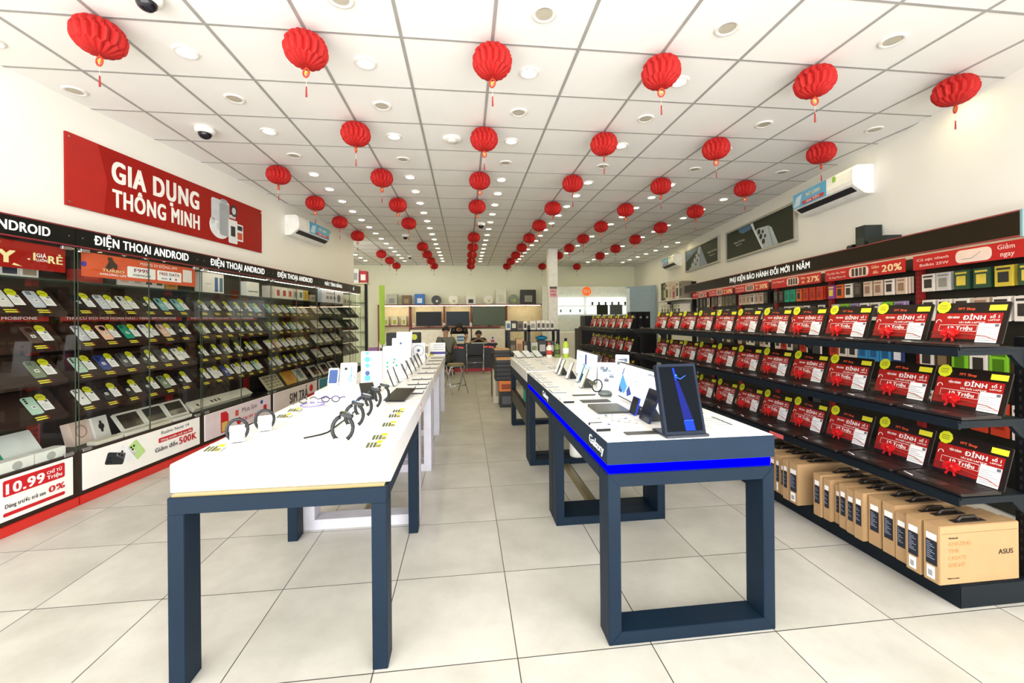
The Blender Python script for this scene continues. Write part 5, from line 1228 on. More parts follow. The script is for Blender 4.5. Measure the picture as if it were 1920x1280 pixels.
        if b == 0: T.tube([(0.47, 1.91, 0), (0.55, 1.91, 0), (0.62, 1.955, 0)], 0.002, GREY, 4, M2)
        else:
            for i in range(4): T.rect(0.46 + 0.055 * i, 0.5 + 0.055 * i, 1.89, 1.975, mat(['#3a332c', '#26262e', '#5b4a3c', '#2b2b2b'][i], 0.5), M2)
        T.text(d, 0.74, 1.945, 0.03 if pc else 0.036, cream if pc else pink, M, 'L', None, 0.02); T.text(e, 0.76, 1.89, 0.028 if pc else 0.036, cream if pc else pink, M, 'L', None, 0.02)
        if pc: T.text(pc, 0.87, 1.895, 0.07, cream, M, 'L', 0.24, 0.04)
        obj('printing', T, ps)
    # hanging packs
    protos = {}
    def pack(w, h, c, c2, hook=True):
        k = (w, h, c, c2)
        if k in protos: return copy_tree(protos[k])
        t = thing('accessory_pack', 'x', 'packaged accessory', (0, 0, -5))
        obj('pack', MB().box(-w / 2, w / 2, 0, 0.018, -h, 0, mat(c, 0.45)), t)
        m = MB(); m.rect(-w * 0.32, w * 0.32, -h * 0.8, -h * 0.3, mat(c2, 0.4), FRONT(-0.001)); m.rect(-w * 0.4, w * 0.4, -h * 0.2, -h * 0.1, mat(c2, 0.4), FRONT(-0.001))
        obj('print', m, t)
        protos[k] = t
        return t
    used = {}
    def row(b, xs, ztop, w, h, cols, depth, rown, n0=-0.05):
        for i, x in enumerate(xs):
            nm, c, c2 = cols[i % len(cols)]
            for dd in range(depth):
                o = pack(w, h, c, c2)
                s = S[b + 1] - x
                o.location = rloc(s, n0 - 0.03 * dd - 0.02, ztop - 0.004 * dd); o.rotation_euler = (0, 0, RROT)
                o['group'] = 'packs on hooks of the accessory wall'
                if depth > 1: o['label'] = '%s accessory pack, %s hook row, %s bay, hook %s from left, %s in line' % (nm, rown, bay[b], ORD[i], ORD[depth - 1 - dd])
                else: o['label'] = '%s accessory pack on the %s row of the %s bay, %s from left' % (nm, rown, bay[b], ORD[i])
    W_ = ('white', '#e6ddd4', '#35302d'); CL = ('clear', '#c9c6c0', '#8d8a84'); GN = ('dark green', '#2c4a35', '#d7c14a'); YL = ('yellow', '#c9b23a', '#2b2b2b'); BG = ('beige', '#cdb8a4', '#93745f'); PU = ('purple', '#8d3f9c', '#e8d23c')
    OR = ('orange', '#d9642a', '#2b2320'); TL_ = ('teal', '#1fa07e', '#0f6c54'); RD = ('red', '#c23a20', '#8f2216'); DK = ('dark', '#2e2923', '#5a5147'); OL = ('olive', '#6e6444', '#463f2b'); LM = ('lime', '#7fc22c', '#4a7a14'); BL = ('blue', '#3a8fc9', '#1e5f96'); LI = ('lilac', '#9a86ad', '#5d4a73'); NV = ('navy', '#22356b', '#e8e8ee'); BR = ('brown', '#3c2a1c', '#7f6a4a')
    row(0, [0.1, 0.24, 0.4, 0.56, 0.72, 0.88, 1.04], 1.83, 0.12, 0.16, [W_, CL, GN, GN, YL, GN, YL], 2, 'upper')
    row(1, [0.08 + 0.14 * i for i in range(8)], 1.825, 0.105, 0.16, [PU, OR, W_, DK, BG, BG, W_, BG], 3, 'upper')
    row(2, [0.08 + 0.14 * i for i in range(8)], 1.83, 0.1, 0.17, [DK, DK, TL_, TL_, OR, RD, RD, RD], 3, 'upper')
    row(3, [0.1 + 0.14 * i for i in range(7)], 1.84, 0.1, 0.18, [BG, BG, BG, W_, BG, BG, DK], 2, 'upper')
    row(4, [0.1 + 0.16 * i for i in range(7)], 1.86, 0.12, 0.2, [OL, DK, BG, OL, OL, OL, DK], 2, 'upper')
    row(5, [0.1 + 0.2 * i for i in range(4)], 1.86, 0.12, 0.2, [DK, OL, DK, BG], 1, 'upper')
    for b, cols in enumerate(([W_, W_, W_, BG, W_, W_, W_], [CL, LM, LI, W_, W_, LM, LI], [DK, W_, W_, BG, W_, DK, W_], [DK, W_, BG, DK, W_, DK, BG], [DK, BG, W_, DK, BG, DK, DK])):
        row(b, [0.1 + 0.15 * i for i in range(7)], 1.59, 0.115, 0.19, cols, 2 if b < 2 else 1, 'second')
    for b, cols in enumerate(([W_, BR, LM, W_, LM, BR, LM], [RD, W_, W_, BL, BL, BL, NV], [W_, RD, W_, DK, RD, W_, W_], [BG, DK, W_, W_, DK, BG, W_], [BG, DK, BG, W_, DK, BG, DK])):
        row(b, [0.1 + 0.15 * i for i in range(7)], 1.16, 0.13, 0.2, cols, 1, 'third', -0.1)
    for b, cols in enumerate(([W_, NV, W_, RD, RD, W_, W_], [DK, TL_, BL, DK, DK, RD, DK])):
        row(b, [0.1 + 0.15 * i for i in range(7)], 0.76, 0.12, 0.26, cols, 1, 'lowest', -0.1)
    # boxes on the canopy
    for lab, s, w, h, d in (('tall black console carton standing on the brown canopy', 4.02, 0.13, 0.26, 0.18), ('low black carton beside the tall one on the canopy', 3.8, 0.22, 0.1, 0.16)):
        t = thing('console_carton', lab, 'box', rloc(s + w / 2, -0.2, 2.161), RROT)
        obj('carton', MB().box(0, w, 0, d, 0, h, mat('#1d2624', 0.45)), t, bevel=0.003)
        obj('panel', MB().rect(w * .12, w * .88, h * .12, h * .5, mat('#2d3a37', 0.4), FRONT(-0.001)), t)
    t = thing('camera_carton', 'small black camera shaped pack left of the tall canopy carton', 'box', rloc(4.2, -0.2, 2.161), RROT)
    obj('body', MB().box(0, 0.09, 0, 0.08, 0, 0.08, BLACK), t, bevel=0.003); obj('lens', MB().disc(0.045, 0.045, 0.03, 0, 0.025, mat('#30343a', 0.2), FRONT(0), 14), t)
    # shelf with boxes past the end of the canopy
    t = thing('wall_shelf', 'dark bracket shelves with speaker cartons at the far end of the accessory wall', 'shelf', rloc(11.3, 0, 0), RROT)
    for z in (1.9, 1.5): obj('shelf_board', MB().box(0, 1.95, -0.4, -0.003, z - 0.03, z, mat('#d9d6cc', 0.4)), t)
    obj('side_post', MB().box(1.9, 1.945, -0.1, -0.003, 0.0, 2.3, BLACK), t); obj('side_post', MB().box(-0.05, -0.002, -0.1, -0.003, 0.0, 2.3, BLACK), t)
    R = random.Random(4); n = 0
    for z, items in ((1.901, [(0.16, .2, .5, '#2e2a26', '#55504a'), (0.38, .2, .5, '#4a4641', '#d8d23c'), (0.62, .26, .5, '#e2d5bd', '#2b2723'), (0.92, .24, .48, '#d8cbb3', '#b8a98e'), (1.2, .24, .35, '#caa79a', '#a33b33'), (1.47, .24, .46, '#e6dbc6', '#33302c'), (1.74, .24, .42, '#8d8474', '#3b382f')]),
                     (1.501, [(0.17, .22, .3, '#e9e3d4', '#33302b'), (0.42, .24, .3, '#e4dcc8', '#8da03a'), (0.7, .22, .28, '#d9cfb8', '#5a544a'), (0.98, .24, .3, '#3a3732', '#8d8577'), (1.28, .24, .28, '#c9d0a8', '#232323'), (1.6, .24, .28, '#ece6da', '#2b2824')])):
        for i, (x, w, h, c, c2) in enumerate(items):
            t = thing('speaker_carton', 'boxed speaker on the %s bracket shelf past the accessory wall, %s from left' % ('upper' if z > 1.8 else 'lower', ORD[i]), 'box', rloc(11.3 - x, -0.3, z), RROT, 'boxed speakers on the bracket shelves')
            obj('carton', MB().box(-w / 2, w / 2, 0, 0.24, 0, h, mat(c, 0.5)), t, bevel=0.002)
            m = MB(); m.rrect(-w * .3, w * .3, h * .15, h * .6, 0.02, 0, 0.001, mat(c2, 0.5), FRONT(-0.001)); m.rect(-w * .3, w * .1, h * .75, h * .85, mat(c2, 0.5), FRONT(-0.001))
            obj('print', m, t)
build_right_wall()
# ---------------------------------------------------------------- people
def skin_mesh(name, joints, bones, m, root, sub=2):
    """grow one smooth surface around a joint skeleton: joints = {name: (x, y, z, radius)}"""
    ks = list(joints); ix = {k: i for i, k in enumerate(ks)}
    me = bpy.data.meshes.new(name)
    me.from_pydata([joints[k][:3] for k in ks], [(ix[a], ix[b]) for a, b in bones], [])
    o = bpy.data.objects.new(name, me); COL.objects.link(o)
    o.modifiers.new('s', 'SKIN')
    for k in ks:
        d = me.skin_vertices[0].data[ix[k]]; r = joints[k][3]
        d.radius = r if isinstance(r, tuple) else (r, r); d.use_root = (k == root)
    s = o.modifiers.new('u', 'SUBSURF'); s.levels = sub; s.render_levels = sub
    dg = bpy.context.evaluated_depsgraph_get(); dg.update()
    out = bpy.data.meshes.new_from_object(o.evaluated_get(dg)); out.name = name
    bpy.data.objects.remove(o); bpy.data.meshes.remove(me)
    out.materials.clear(); out.materials.append(m)
    for p in out.polygons: p.use_smooth = True
    return out
def person(label, loc, rz, J, shirt, trousers, hairc, skin='#b98a6c', strap=None, down=0.5):
    """J: joint positions; local -y is forward"""
    t = thing('person', label, 'person', loc, rz)
    sk = mat(skin, 0.55)
    hd = Vector(J['head']); nk = Vector(J['neck'])
    j = {'pelvis': J['pelvis'] + ((0.13, 0.1),), 'waist': J['waist'] + ((0.105, 0.07),), 'chest': J['chest'] + ((0.115, 0.078),), 'neck': J['neck'] + (0.052,), 'jaw': tuple(nk.lerp(hd, 0.55)) + (0.058,), 'head': J['head'] + (0.088,),
         'crown': tuple(hd + (hd - nk).normalized() * 0.06) + (0.07,)}
    b = [('pelvis', 'waist'), ('waist', 'chest'), ('chest', 'neck'), ('neck', 'jaw'), ('jaw', 'head'), ('head', 'crown')]
    sh = {'pelvis': J['pelvis'] + ((0.15, 0.12),), 'waist': J['waist'] + ((0.148, 0.112),), 'chest': J['chest'] + ((0.168, 0.128),), 'collar': tuple(Vector(J['chest']).lerp(nk, 0.72)) + (0.075,)}; sb = [('pelvis', 'waist'), ('waist', 'chest'), ('chest', 'collar')]
    tr = {'pelvis': J['pelvis'] + ((0.135, 0.11),)}; tb = []
    for s in 'lr':
        for a, r in (('shoulder', 0.055), ('elbow', 0.04), ('wrist', 0.026)): j[a + s] = J[a + s] + (r,)
        b += [('chest', 'shoulder' + s), ('shoulder' + s, 'elbow' + s), ('elbow' + s, 'wrist' + s)]
        e = Vector(J['elbow' + s]); w = Vector(J['wrist' + s]); d = (w - e).normalized()
        side = Vector((1, 0, 0)) if s == 'r' else Vector((-1, 0, 0)); up = d.cross(side).normalized()
        palm = w + d * 0.07; j['palm' + s] = tuple(palm) + ((0.034, 0.02),); b.append(('wrist' + s, 'palm' + s))
        for f, (o, l) in enumerate(((-0.028, .062), (-0.01, .075), (0.01, .07), (0.027, .055))):
            p1 = palm + d * 0.035 + side * o; p2 = p1 + d * l * 0.5 - Vector((0, 0, 0.008)); p3 = p2 + d * l * 0.5 - Vector((0, 0, 0.018))
            for q, (pp, r) in enumerate(((p1, .009), (p2, .0085), (p3, .007))): j['f%s%d%d' % (s, f, q)] = tuple(pp) + (r,)
            b += [('palm' + s, 'f%s%d0' % (s, f)), ('f%s%d0' % (s, f), 'f%s%d1' % (s, f)), ('f%s%d1' % (s, f), 'f%s%d2' % (s, f))]
        q1 = w + d * 0.03 - side * 0.035; q2 = q1 + d * 0.035 - side * 0.018
        j['t%s0' % s] = tuple(q1) + (.011,); j['t%s1' % s] = tuple(q2) + (.009,); b += [('wrist' + s, 't%s0' % s), ('t%s0' % s, 't%s1' % s)]
        for a, r in (('hip', 0.085), ('knee', 0.055), ('ankle', 0.038)): j[a + s] = J[a + s] + (r,)
        an = Vector(J['ankle' + s]); j['toe' + s] = (an.x, an.y - 0.15, 0.035, 0.035)
        b += [('pelvis', 'hip' + s), ('hip' + s, 'knee' + s), ('knee' + s, 'ankle' + s), ('ankle' + s, 'toe' + s)]
        sh['shoulder' + s] = J['shoulder' + s] + (0.082,); m = Vector(J['shoulder' + s]).lerp(e, 0.7); sh['sleeve' + s] = tuple(m) + (0.066,)
        sb += [('chest', 'shoulder' + s), ('shoulder' + s, 'sleeve' + s)]
        kn = Vector(J['knee' + s])
        tr['hip' + s] = J['hip' + s] + (0.1,); tr['knee' + s] = J['knee' + s] + (0.075,); tr['cuff' + s] = tuple(kn.lerp(an, 0.85)) + (0.062,)
        tb += [('pelvis', 'hip' + s), ('hip' + s, 'knee' + s), ('knee' + s, 'cuff' + s)]
    body = skin_mesh('body', j, b, sk, 'pelvis')
    # face: eyes, brows, nose, mouth, ears, joined into the body mesh
    f = MB(); H = Matrix.Translation(hd) @ Matrix.Rotation(down, 4, 'X')
    f.ball((0, -0.1, -0.01), 0.013, 0.02, 0.02, sk, 8, 6, H)
    for s in (-1, 1):
        f.ball((s * 0.033, -0.083, 0.015), 0.013, 0.008, 0.008, mat('#e9e2da', 0.4), 8, 6, H); f.ball((s * 0.033, -0.089, 0.015), 0.006, 0.004, 0.006, BLACK, 6, 4, H)
        f.box(s * 0.033 - 0.017, s * 0.033 + 0.017, -0.093, -0.08, 0.03, 0.036, mat(hairc, 0.7), H); f.ball((s * 0.09, 0.0, 0.0), 0.012, 0.022, 0.032, sk, 8, 6, H)
    f.ball((0, -0.085, -0.05), 0.024, 0.009, 0.007, mat('#9c5f52', 0.5), 8, 6, H)
    bm = bmesh.new(); bm.from_mesh(body); k = len(body.materials)
    fm = f.mesh('face'); off = len(body.materials)
    for q in fm.materials: body.materials.append(q)
    n0 = len(bm.faces); bm.from_mesh(fm); bm.faces.ensure_lookup_table()
    for q in bm.faces[n0:]: q.material_index += off
    bm.to_mesh(body); bm.free()
    obj('body', body, t)
    hair = MB(); vs = []; fs = []; n, kk = 18, 8
    for i in range(kk + 1):
        a = 0.62 * pi * i / kk
        for q in range(n):
            ph = 2 * pi * q / n; front = max(0.0, -sin(ph)); aa = min(a, 0.62 * pi - 0.36 * pi * front)
            vs.append((0.1 * sin(aa) * cos(ph), 0.008 + 0.108 * sin(aa) * sin(ph), 0.03 + 0.1 * cos(aa)))
    for i in range(kk): fs += [(i * n + q, (i + 1) * n + q, (i + 1) * n + (q + 1) % n, i * n + (q + 1) % n) for q in range(n)]
    hair.add(vs, fs, mat(hairc, 0.6), H, True)
    obj('hair', hair, t)
    obj('shirt', skin_mesh('shirt', sh, sb, mat(shirt, 0.8), 'pelvis'), t)
    obj('trousers', skin_mesh('trousers', tr, tb, mat(trousers, 0.8), 'pelvis'), t)
    for s in 'lr':
        an = Vector(J['ankle' + s])
        obj('shoe', MB().ball((an.x, an.y - 0.065, 0.04), 0.052, 0.135, 0.042, mat('#1b1b1d', 0.5), 12, 8), t)
    if strap:
        c = Vector(J['chest']); p = Vector(J['pelvis'])
        obj('shoulder_strap', MB().tube([tuple(c + Vector((0.1, 0.06, 0.1))), tuple(c + Vector((0.04, 0.125, 0.02))), tuple(c.lerp(p, 0.5) + Vector((-0.05, 0.135, 0))), tuple(p + Vector((-0.14, 0.1, 0.06)))], 0.012, mat(strap, 0.7), 6), t)
    return t
def build_people():
    base = lambda: {}
    J = {'pelvis': (0, 0.0, 0.5), 'waist': (0, -0.03, 0.66), 'chest': (0, -0.07, 0.86), 'neck': (0, -0.1, 1.02), 'head': (0.0, -0.13, 1.15)}
    for s, k in (('l', -1), ('r', 1)):
        J.update({'shoulder' + s: (k * 0.17, -0.07, 0.94), 'elbow' + s: (k * 0.23, -0.22, 0.74), 'wrist' + s: (k * 0.15, -0.42, 0.795), 'hip' + s: (k * 0.09, 0.0, 0.48), 'knee' + s: (k * 0.12, -0.4, 0.47), 'ankle' + s: (k * 0.12, -0.36, 0.07)})
    person('person seen from behind in grey green shirt with strap, sitting at the desk', (-0.5, 10.28, 0), pi - 0.1, J, '#6d7064', '#3c3d38', '#14110f', strap='#2b2a26', down=0.25)
    J = {'pelvis': (0, 0.22, 0.86), 'waist': (0, 0.12, 0.98), 'chest': (0, -0.06, 1.1), 'neck': (0, -0.2, 1.17), 'head': (0, -0.31, 1.22)}
    for s, k in (('l', -1), ('r', 1)):
        J.update({'shoulder' + s: (k * 0.18, -0.09, 1.13), 'elbow' + s: (k * 0.22, -0.16, 0.92), 'wrist' + s: (k * 0.17, -0.24, 0.82), 'hip' + s: (k * 0.09, 0.22, 0.84), 'knee' + s: (k * 0.1, 0.12, 0.47), 'ankle' + s: (k * 0.1, 0.2, 0.07)})
    person('person in black polo bending over the desk and looking down', (-0.18, 12.1, 0), 0.0, J, '#17161a', '#202126', '#100e0d', down=1.15)
    J = {'pelvis': (0, 0.1, 0.48), 'waist': (0, 0.06, 0.6), 'chest': (0, -0.02, 0.75), 'neck': (0, -0.08, 0.88), 'head': (0, -0.14, 0.985)}
    for s, k in (('l', -1), ('r', 1)):
        J.update({'shoulder' + s: (k * 0.17, -0.04, 0.84), 'elbow' + s: (k * 0.24, -0.18, 0.74), 'wrist' + s: (k * 0.12, -0.33, 0.825), 'hip' + s: (k * 0.09, 0.1, 0.46), 'knee' + s: (k * 0.11, -0.28, 0.46), 'ankle' + s: (k * 0.11, -0.2, 0.07)})
    person('person in dark shirt sitting behind the desk with head bowed', (0.38, 12.1, 0), 0.0, J, '#1d1c20', '#202126', '#15110e', down=0.6)
build_people()
# ---------------------------------------------------------------- the back of the shop
def build_back():
    redm = mat('#7d231d', 0.5); cream = mat('#efe3b8', 0.6); wht = mat('#efe9d8', 0.6)
    t = thing('wall_unit', 'long back wall shelving with dark red boards and lit cream panels', 'shelf', (0, 13.95, 0))
    for i, (z, x0, x1) in enumerate(((1.945, -2.9, 2.75), (1.25, -2.9, -1.88), (1.18, -1.84, 1.2))):
        obj('shelf_board', MB().box(x0, x1, 0, 0.36, z - 0.035, z, redm), t)
    for x in (-2.9, -1.88, -0.74, 0.18, 1.4, 2.71): obj('divider', MB().box(x, x + 0.04, 0.04, 0.36, 0.0, 1.905, redm), t)
    pan = [(-2.86, -1.88), (-1.84, -0.74), (-0.7, 0.18), (0.22, 1.4), (1.44, 2.71)]
    for a, b in pan: obj('panel', MB().box(a, b, 0.37, 0.39, 0.0, 1.91, cream), t)
    obj('led_strip', MB().box(-2.8, 2.6, 0.05, 0.07, 1.895, 1.908, mat('#ffe9bf', 0.5, emit=16)), t, label='warm lit strip under the top board')
    for a, b in pan[1:4]: obj('base_cabinet', MB().box(a + 0.002, b - 0.002, 0.02, 0.36, 0.0, 1.1, wht), t)
    obj('base_cabinet', MB().box(-2.86, -1.884, 0.02, 0.36, 0.0, 0.7, wht), t)
    Zt = 1.946; Y = 14.05
    def item(nm, lab, cat, x0, x1, h, c, face=None, rnd=False, d=0.18, z=Zt, y=Y):
        t = thing(nm, lab, cat, ((x0 + x1) / 2, y, z)); w = (x1 - x0) / 2
        if rnd:
            obj('body', MB().disc(0, h / 2, w, 0, 0.09, mat(c, 0.4), plane((0, 0.09, 0), (1, 0, 0), (0, 0, 1)), 28, h / 2), t)
            if face: obj('front_disc', MB().disc(0, h / 2, w * 0.26, 0, 0.006, mat(face, 0.5), plane((0.02, 0.0, -0.04), (1, 0, 0), (0, 0, 1)), 18), t)
        else:
            obj('body', MB().box(-w, w, 0, d, 0, h, mat(c, 0.45)), t, bevel=0.006)
            if face: obj('front_panel', MB().rrect(-w * .5, w * .5, h * .15, h * .6, 0.01, 0, 0.003, mat(face, 0.5), FRONT(-0.0005)), t)
        return t
    item('air_fryer_carton', 'grey appliance carton at left end of the back top shelf', 'box', -2.63, -2.27, 0.36, '#b5b5a2', '#8d8f84')
    item('appliance_carton', 'brown appliance carton on the back top shelf', 'box', -2.12, -1.82, 0.32, '#6b5230', '#9b8357')
    item('appliance_carton', 'blue appliance carton on the back top shelf', 'box', -1.69, -1.37, 0.36, '#1668b8', '#d7e3ea')
    item('robot_vacuum', 'black round robot vacuum standing on the back top shelf', 'robot vacuum', -1.14, -0.81, 0.31, '#181818', '#c9cfae', True)
    item('robot_vacuum', 'white round robot vacuum standing on the back top shelf, with lime sticker', 'robot vacuum', -0.57, -0.23, 0.31, '#eceade', '#b9c64a', True)
    item('printer', 'white printer with black slot on the back top shelf', 'printer', 0.03, 0.36, 0.29, '#eceadf', '#1f1f1f')
    item('air_purifier', 'round white air purifier on the back top shelf, beside the tall white one', 'air purifier', 0.63, 0.97, 0.31, '#e6e4d6', '#c3cc5a', True)
    item('air_purifier', 'tall white air purifier with dark base on the back top shelf', 'air purifier', 1.05, 1.42, 0.53, '#dddccf', '#c9ccb5')
    item('desk_fan', 'grey green round fan unit on the back top shelf', 'fan', 1.5, 1.85, 0.34, '#7f8d74', '#b9c64a', True)
    item('air_purifier', 'dark patterned appliance panel at right end of the back top shelf', 'air purifier', 1.92, 2.46, 0.5, '#2a2b26', '#8f9186')
    for i, (a, b) in enumerate(((-2.71, -2.56), (-2.47, -2.26), (-2.14, -1.97))):
        item('tea_carton', 'cream and lime carton on the lower left back shelf, %s from left' % ORD[i], 'box', a, b, 0.3, '#d9d6b4', '#a3ad1d', z=1.251).__setitem__('group', 'cream and lime cartons on the back shelf')
    for i, (lab, a, b, z0, z1, c, em) in enumerate((('black television on the back wall left of the bending person', -1.64, -0.8, 1.2, 1.7, '#040405', 0), ('dark television with pale reflections on the back wall behind the bending person', -0.64, 0.13, 1.2, 1.7, '#232c36', 0), ('large grey green television on the back wall, rightmost', 0.24, 1.38, 1.2, 1.86, '#55624f', 0))):
        t = thing('television', lab, 'television', ((a + b) / 2, 13.93, z0)); w = (b - a) / 2
        obj('housing', MB().box(-w, w, 0.0, 0.05, 0.02, z1 - z0, BLACK), t, bevel=0.003)
        obj('screen', MB().rect(-w + 0.015, w - 0.015, 0.035, z1 - z0 - 0.015, mat(c, 0.35, spec=0.2), FRONT(-0.0006)), t)
        obj('foot', MB().box(-0.15, 0.15, -0.0, 0.18, -0.0195, -0.012, BLACK).box(-0.03, 0.03, 0.02, 0.045, -0.012, 0.021, BLACK), t)
    for i, (x, c) in enumerate(((-1.72, '#c93a30'), (-0.72, '#c4352c'), (0.185, '#e0d6c4'))):
        item('price_card', 'small red and white price card on the back shelf, %s from left' % ORD[i], 'sign', x - 0.035, x + 0.035, 0.14, '#efe9dd', c, d=0.02, z=1.181, y=13.9 - 0.02 if False else 13.97 - 0.06 + 0.04)
    # service desk
    blk = mat('#1a1c20', 0.4); rd = mat('#b3171c', 0.4)
    t = thing('service_desk', 'black service desk with red base strip and red lettering at the back', 'desk', (0, 0, 0))
    obj('front_panel', MB().box(-0.72, 0.84, 11.3, 11.34, 0.09, 0.72, blk), t); obj('base_strip', MB().box(-0.72, 0.84, 11.295, 11.345, 0.0, 0.088, rd), t, label='red base strip')
    obj('desktop', MB().box(-0.76, 0.88, 11.22, 11.75, 0.72, 0.765, BLACK), t, bevel=0.004)
    for x in (-0.72, 0.8): obj('side_panel', MB().box(x, x + 0.04, 11.345, 11.72, 0, 0.72, blk), t)
    L = MB(); M = plane((0, 11.293, 0), (1, 0, 0), (0, 0, 1))
    for x in (-0.19, 0.64): L.text('FPT Shop', x, 0.645, 0.05, mat('#f2584e', 0.4, emit=0.8), M, 'C', 0.26, 0.03)
    obj('lettering', L, t)
    # chrome framed chair with black back in front of the desk, stools
    t = thing('visitor_chair', 'black chair with chrome sled frame standing before the service desk', 'chair', (0.25, 10.95, 0))
    for s in (-1, 1): obj('frame', MB().tube([(s * 0.22, -0.18, 0.78), (s * 0.22, -0.2, 0.45), (s * 0.22, -0.2, 0.02), (s * 0.22, -0.15, 0.012), (s * 0.22, 0.2, 0.012), (s * 0.22, 0.22, 0.05), (s * 0.22, 0.2, 0.42)], 0.013, CHROME, 8), t)
    obj('backrest', MB().rrect(-0.2, 0.2, 0.5, 0.8, 0.04, 0, 0.035, BLACK, plane((0, -0.17, 0), (1, 0, 0), (0, 0, 1))), t); obj('seat', MB().rrect(-0.2, 0.2, -0.18, 0.2, 0.04, 0.42, 0.46, BLACK), t, bevel=0.004)
    obj('foot_rail', MB().tube([(-0.21, -0.2, 0.3), (0.21, -0.2, 0.3)], 0.011, CHROME, 8), t)
    def stool(lab, x, y, h, c, rz=0.0, r=0.17):
        t = thing('folding_stool', lab, 'stool', (x, y, 0), rz)
        obj('seat', MB().disc(0, 0, r, h - 0.045, h, mat(c, 0.6), None, 20), t, bevel=0.006)
        for s in (-1, 1):
            obj('leg_frame', MB().tube([(-0.17, s * 0.2, 0.012), (-0.15, -s * 0.1, h - 0.05), (0.15, -s * 0.1, h - 0.05), (0.17, s * 0.2, 0.012)], 0.012, CHROME, 8), t)
            obj('foot_rail', MB().tube([(-0.163, s * 0.13, 0.16), (0.163, s * 0.13, 0.16)], 0.009, CHROME, 8), t)
        return t
    stool('empty chrome folding stool with tan seat at the end of the left tables', -0.2, 8.05, 0.58, '#8a7c5c', 0.5)
    stool('chrome stool under the person seen from behind', -0.5, 10.3, 0.355, '#1f1f21', 0.1, 0.14)
    # papers and a brochure board on the desk
    t = thing('brochure_board', 'blue and cream brochure board standing on the service desk', 'sign', (-0.2, 11.35, 0.766))
    obj('board', MB().box(-0.17, 0.16, 0, 0.02, 0, 0.27, mat('#e7dfb8', 0.5)), t); m = MB()
    for k, c in enumerate(('#e8e8e0', '#2f74b8', '#a9cbe6', '#1f5e9c', '#d9e6ef')): m.rect(-0.03, 0.15, 0.03 + 0.045 * k, 0.07 + 0.045 * k, mat(c, 0.5), FRONT(-0.001))
    obj('print', m, t)
    t = thing('keyboard', 'pale keyboard and papers edge on the desk before the bowed person', 'keyboard', (0.38, 11.4, 0.766)); obj('tray', MB().box(-0.22, 0.22, -0.08, 0.06, 0, 0.02, mat('#d7dbd6', 0.5)), t, bevel=0.003); obj('key_rows', MB().box(-0.2, 0.2, -0.06, 0.045, 0.0205, 0.026, mat('#9aa5a0', 0.5)), t)
    t = thing('phone_stand', 'white and magenta phone display on the right end of the desk', 'display stand', (0.76, 11.5, 0.766)); obj('panel', MB().rrect(-0.06, 0.06, 0, 0.2, 0.01, 0, 0.02, mat('#e9e4e6', 0.4), plane((0, 0, 0), (1, 0, 0), (0, 0, 1))), t); obj('print', MB().rect(-0.045, 0.045, 0.02, 0.09, mat('#c2256b', 0.4), FRONT(-0.021)), t); obj('camera_print', MB().disc(0, 0.145, 0.025, 0, 0.002, BLACK, FRONT(-0.021), 12), t)
    # centre rack with boxes, and floor stock beside the right tables
    t = thing('stock_rack', 'black centre rack with boxed goods between the desk and the right tables', 'display rack', (0, 0, 0))
    for z in (1.2, 0.66, 0.16): obj('shelf', MB().box(0.9, 2.05, 8.75, 9.3, z - 0.035, z, BLACK), t)
    for x in (0.9, 1.34, 1.99):
        for y in (8.75, 9.24): obj('post', MB().box(x + 0.001, x + 0.059, y - 0.0, y + 0.06, 0.0, 1.165 if x != 1.34 else 1.3, BLACK), t)
    cart = [(0.68 + 0.25, 0.1, .2, '#e6e2d2', '#3f6f9e', 'white carton with blue print'), (1.05, 0.12, .2, '#26231f', '#d8d2bd', 'black fan carton'), (1.19, 0.13, .19, '#7c6a55', '#3d3128', 'brown carton'), (1.3, 0.08, .19, '#efeadc', '#23201d', 'white carton with black figure'), (1.47, 0.13, .19, '#e7e2d3', '#9a958b', 'white carton with grey figure'),
            (1.6, 0.09, .2, '#ece7da', '#57534b', 'white carton with dark edge'), (1.7, 0.09, .2, '#e9e4d6', '#57534b', 'white slim carton'), (1.8, 0.09, .19, '#efeadd', '#6a655c', 'white slim carton with grey band'), (1.9, 0.09, .19, '#e4dfd0', '#57534b', 'pale slim carton')]
    def box(lab, x, y, z, w, d, h, c, c2, nm='goods_carton', cat='box', grp=None):
        t = thing(nm, lab, cat, (x, y, z), 0, grp)
        obj('carton', MB().box(-w / 2, w / 2, 0, d, 0, h, mat(c, 0.5)), t, bevel=0.003)
        obj('print', MB().rect(-w * .35, w * .35, h * .2, h * .7, mat(c2, 0.5), FRONT(-0.001)), t)
        return t
    for i, (x, w, h, c, c2, nm) in enumerate(cart): box('%s on top of the black centre rack, %s from left' % (nm, ORD[i]), x, 8.82, 1.201, w, 0.2, h, c, c2, grp='cartons on the centre rack')
    for i, (x, w, h, c, c2, nm) in enumerate(((1.02, .14, .3, '#4b4030', '#8c7a58', 'brown carton'), (1.17, .14, .34, '#d9ab80', '#a8774c', 'tan carton'), (1.31, .1, .28, '#5a4a3c', '#d8cfba', 'dark carton'), (1.5, .15, .26, '#d9d6c8', '#8f9a6a', 'pale carton'), (1.68, .18, .3, '#3b3d40', '#c9c9c4', 'dark grey carton'), (1.87, .16, .28, '#45484b', '#d6d6d0', 'charcoal carton'))):
        box('%s on the middle shelf of the black centre rack, %s from left' % (nm, ORD[i]), x, 8.83, 0.661, w, 0.25, h, c, c2, grp='cartons on the centre rack middle shelf')
    for i, x in enumerate((1.1, 1.26, 1.42)): single('price_card', MB().box(-0.065, 0.065, 0, 0.004, 0, 0.13, PAPER), 'white price card hung on the centre rack, %s from left' % ORD[i], 'sign', (x, 8.737, 0.69 - 0.13 + 0.02), 0, 'white price cards on the centre rack')
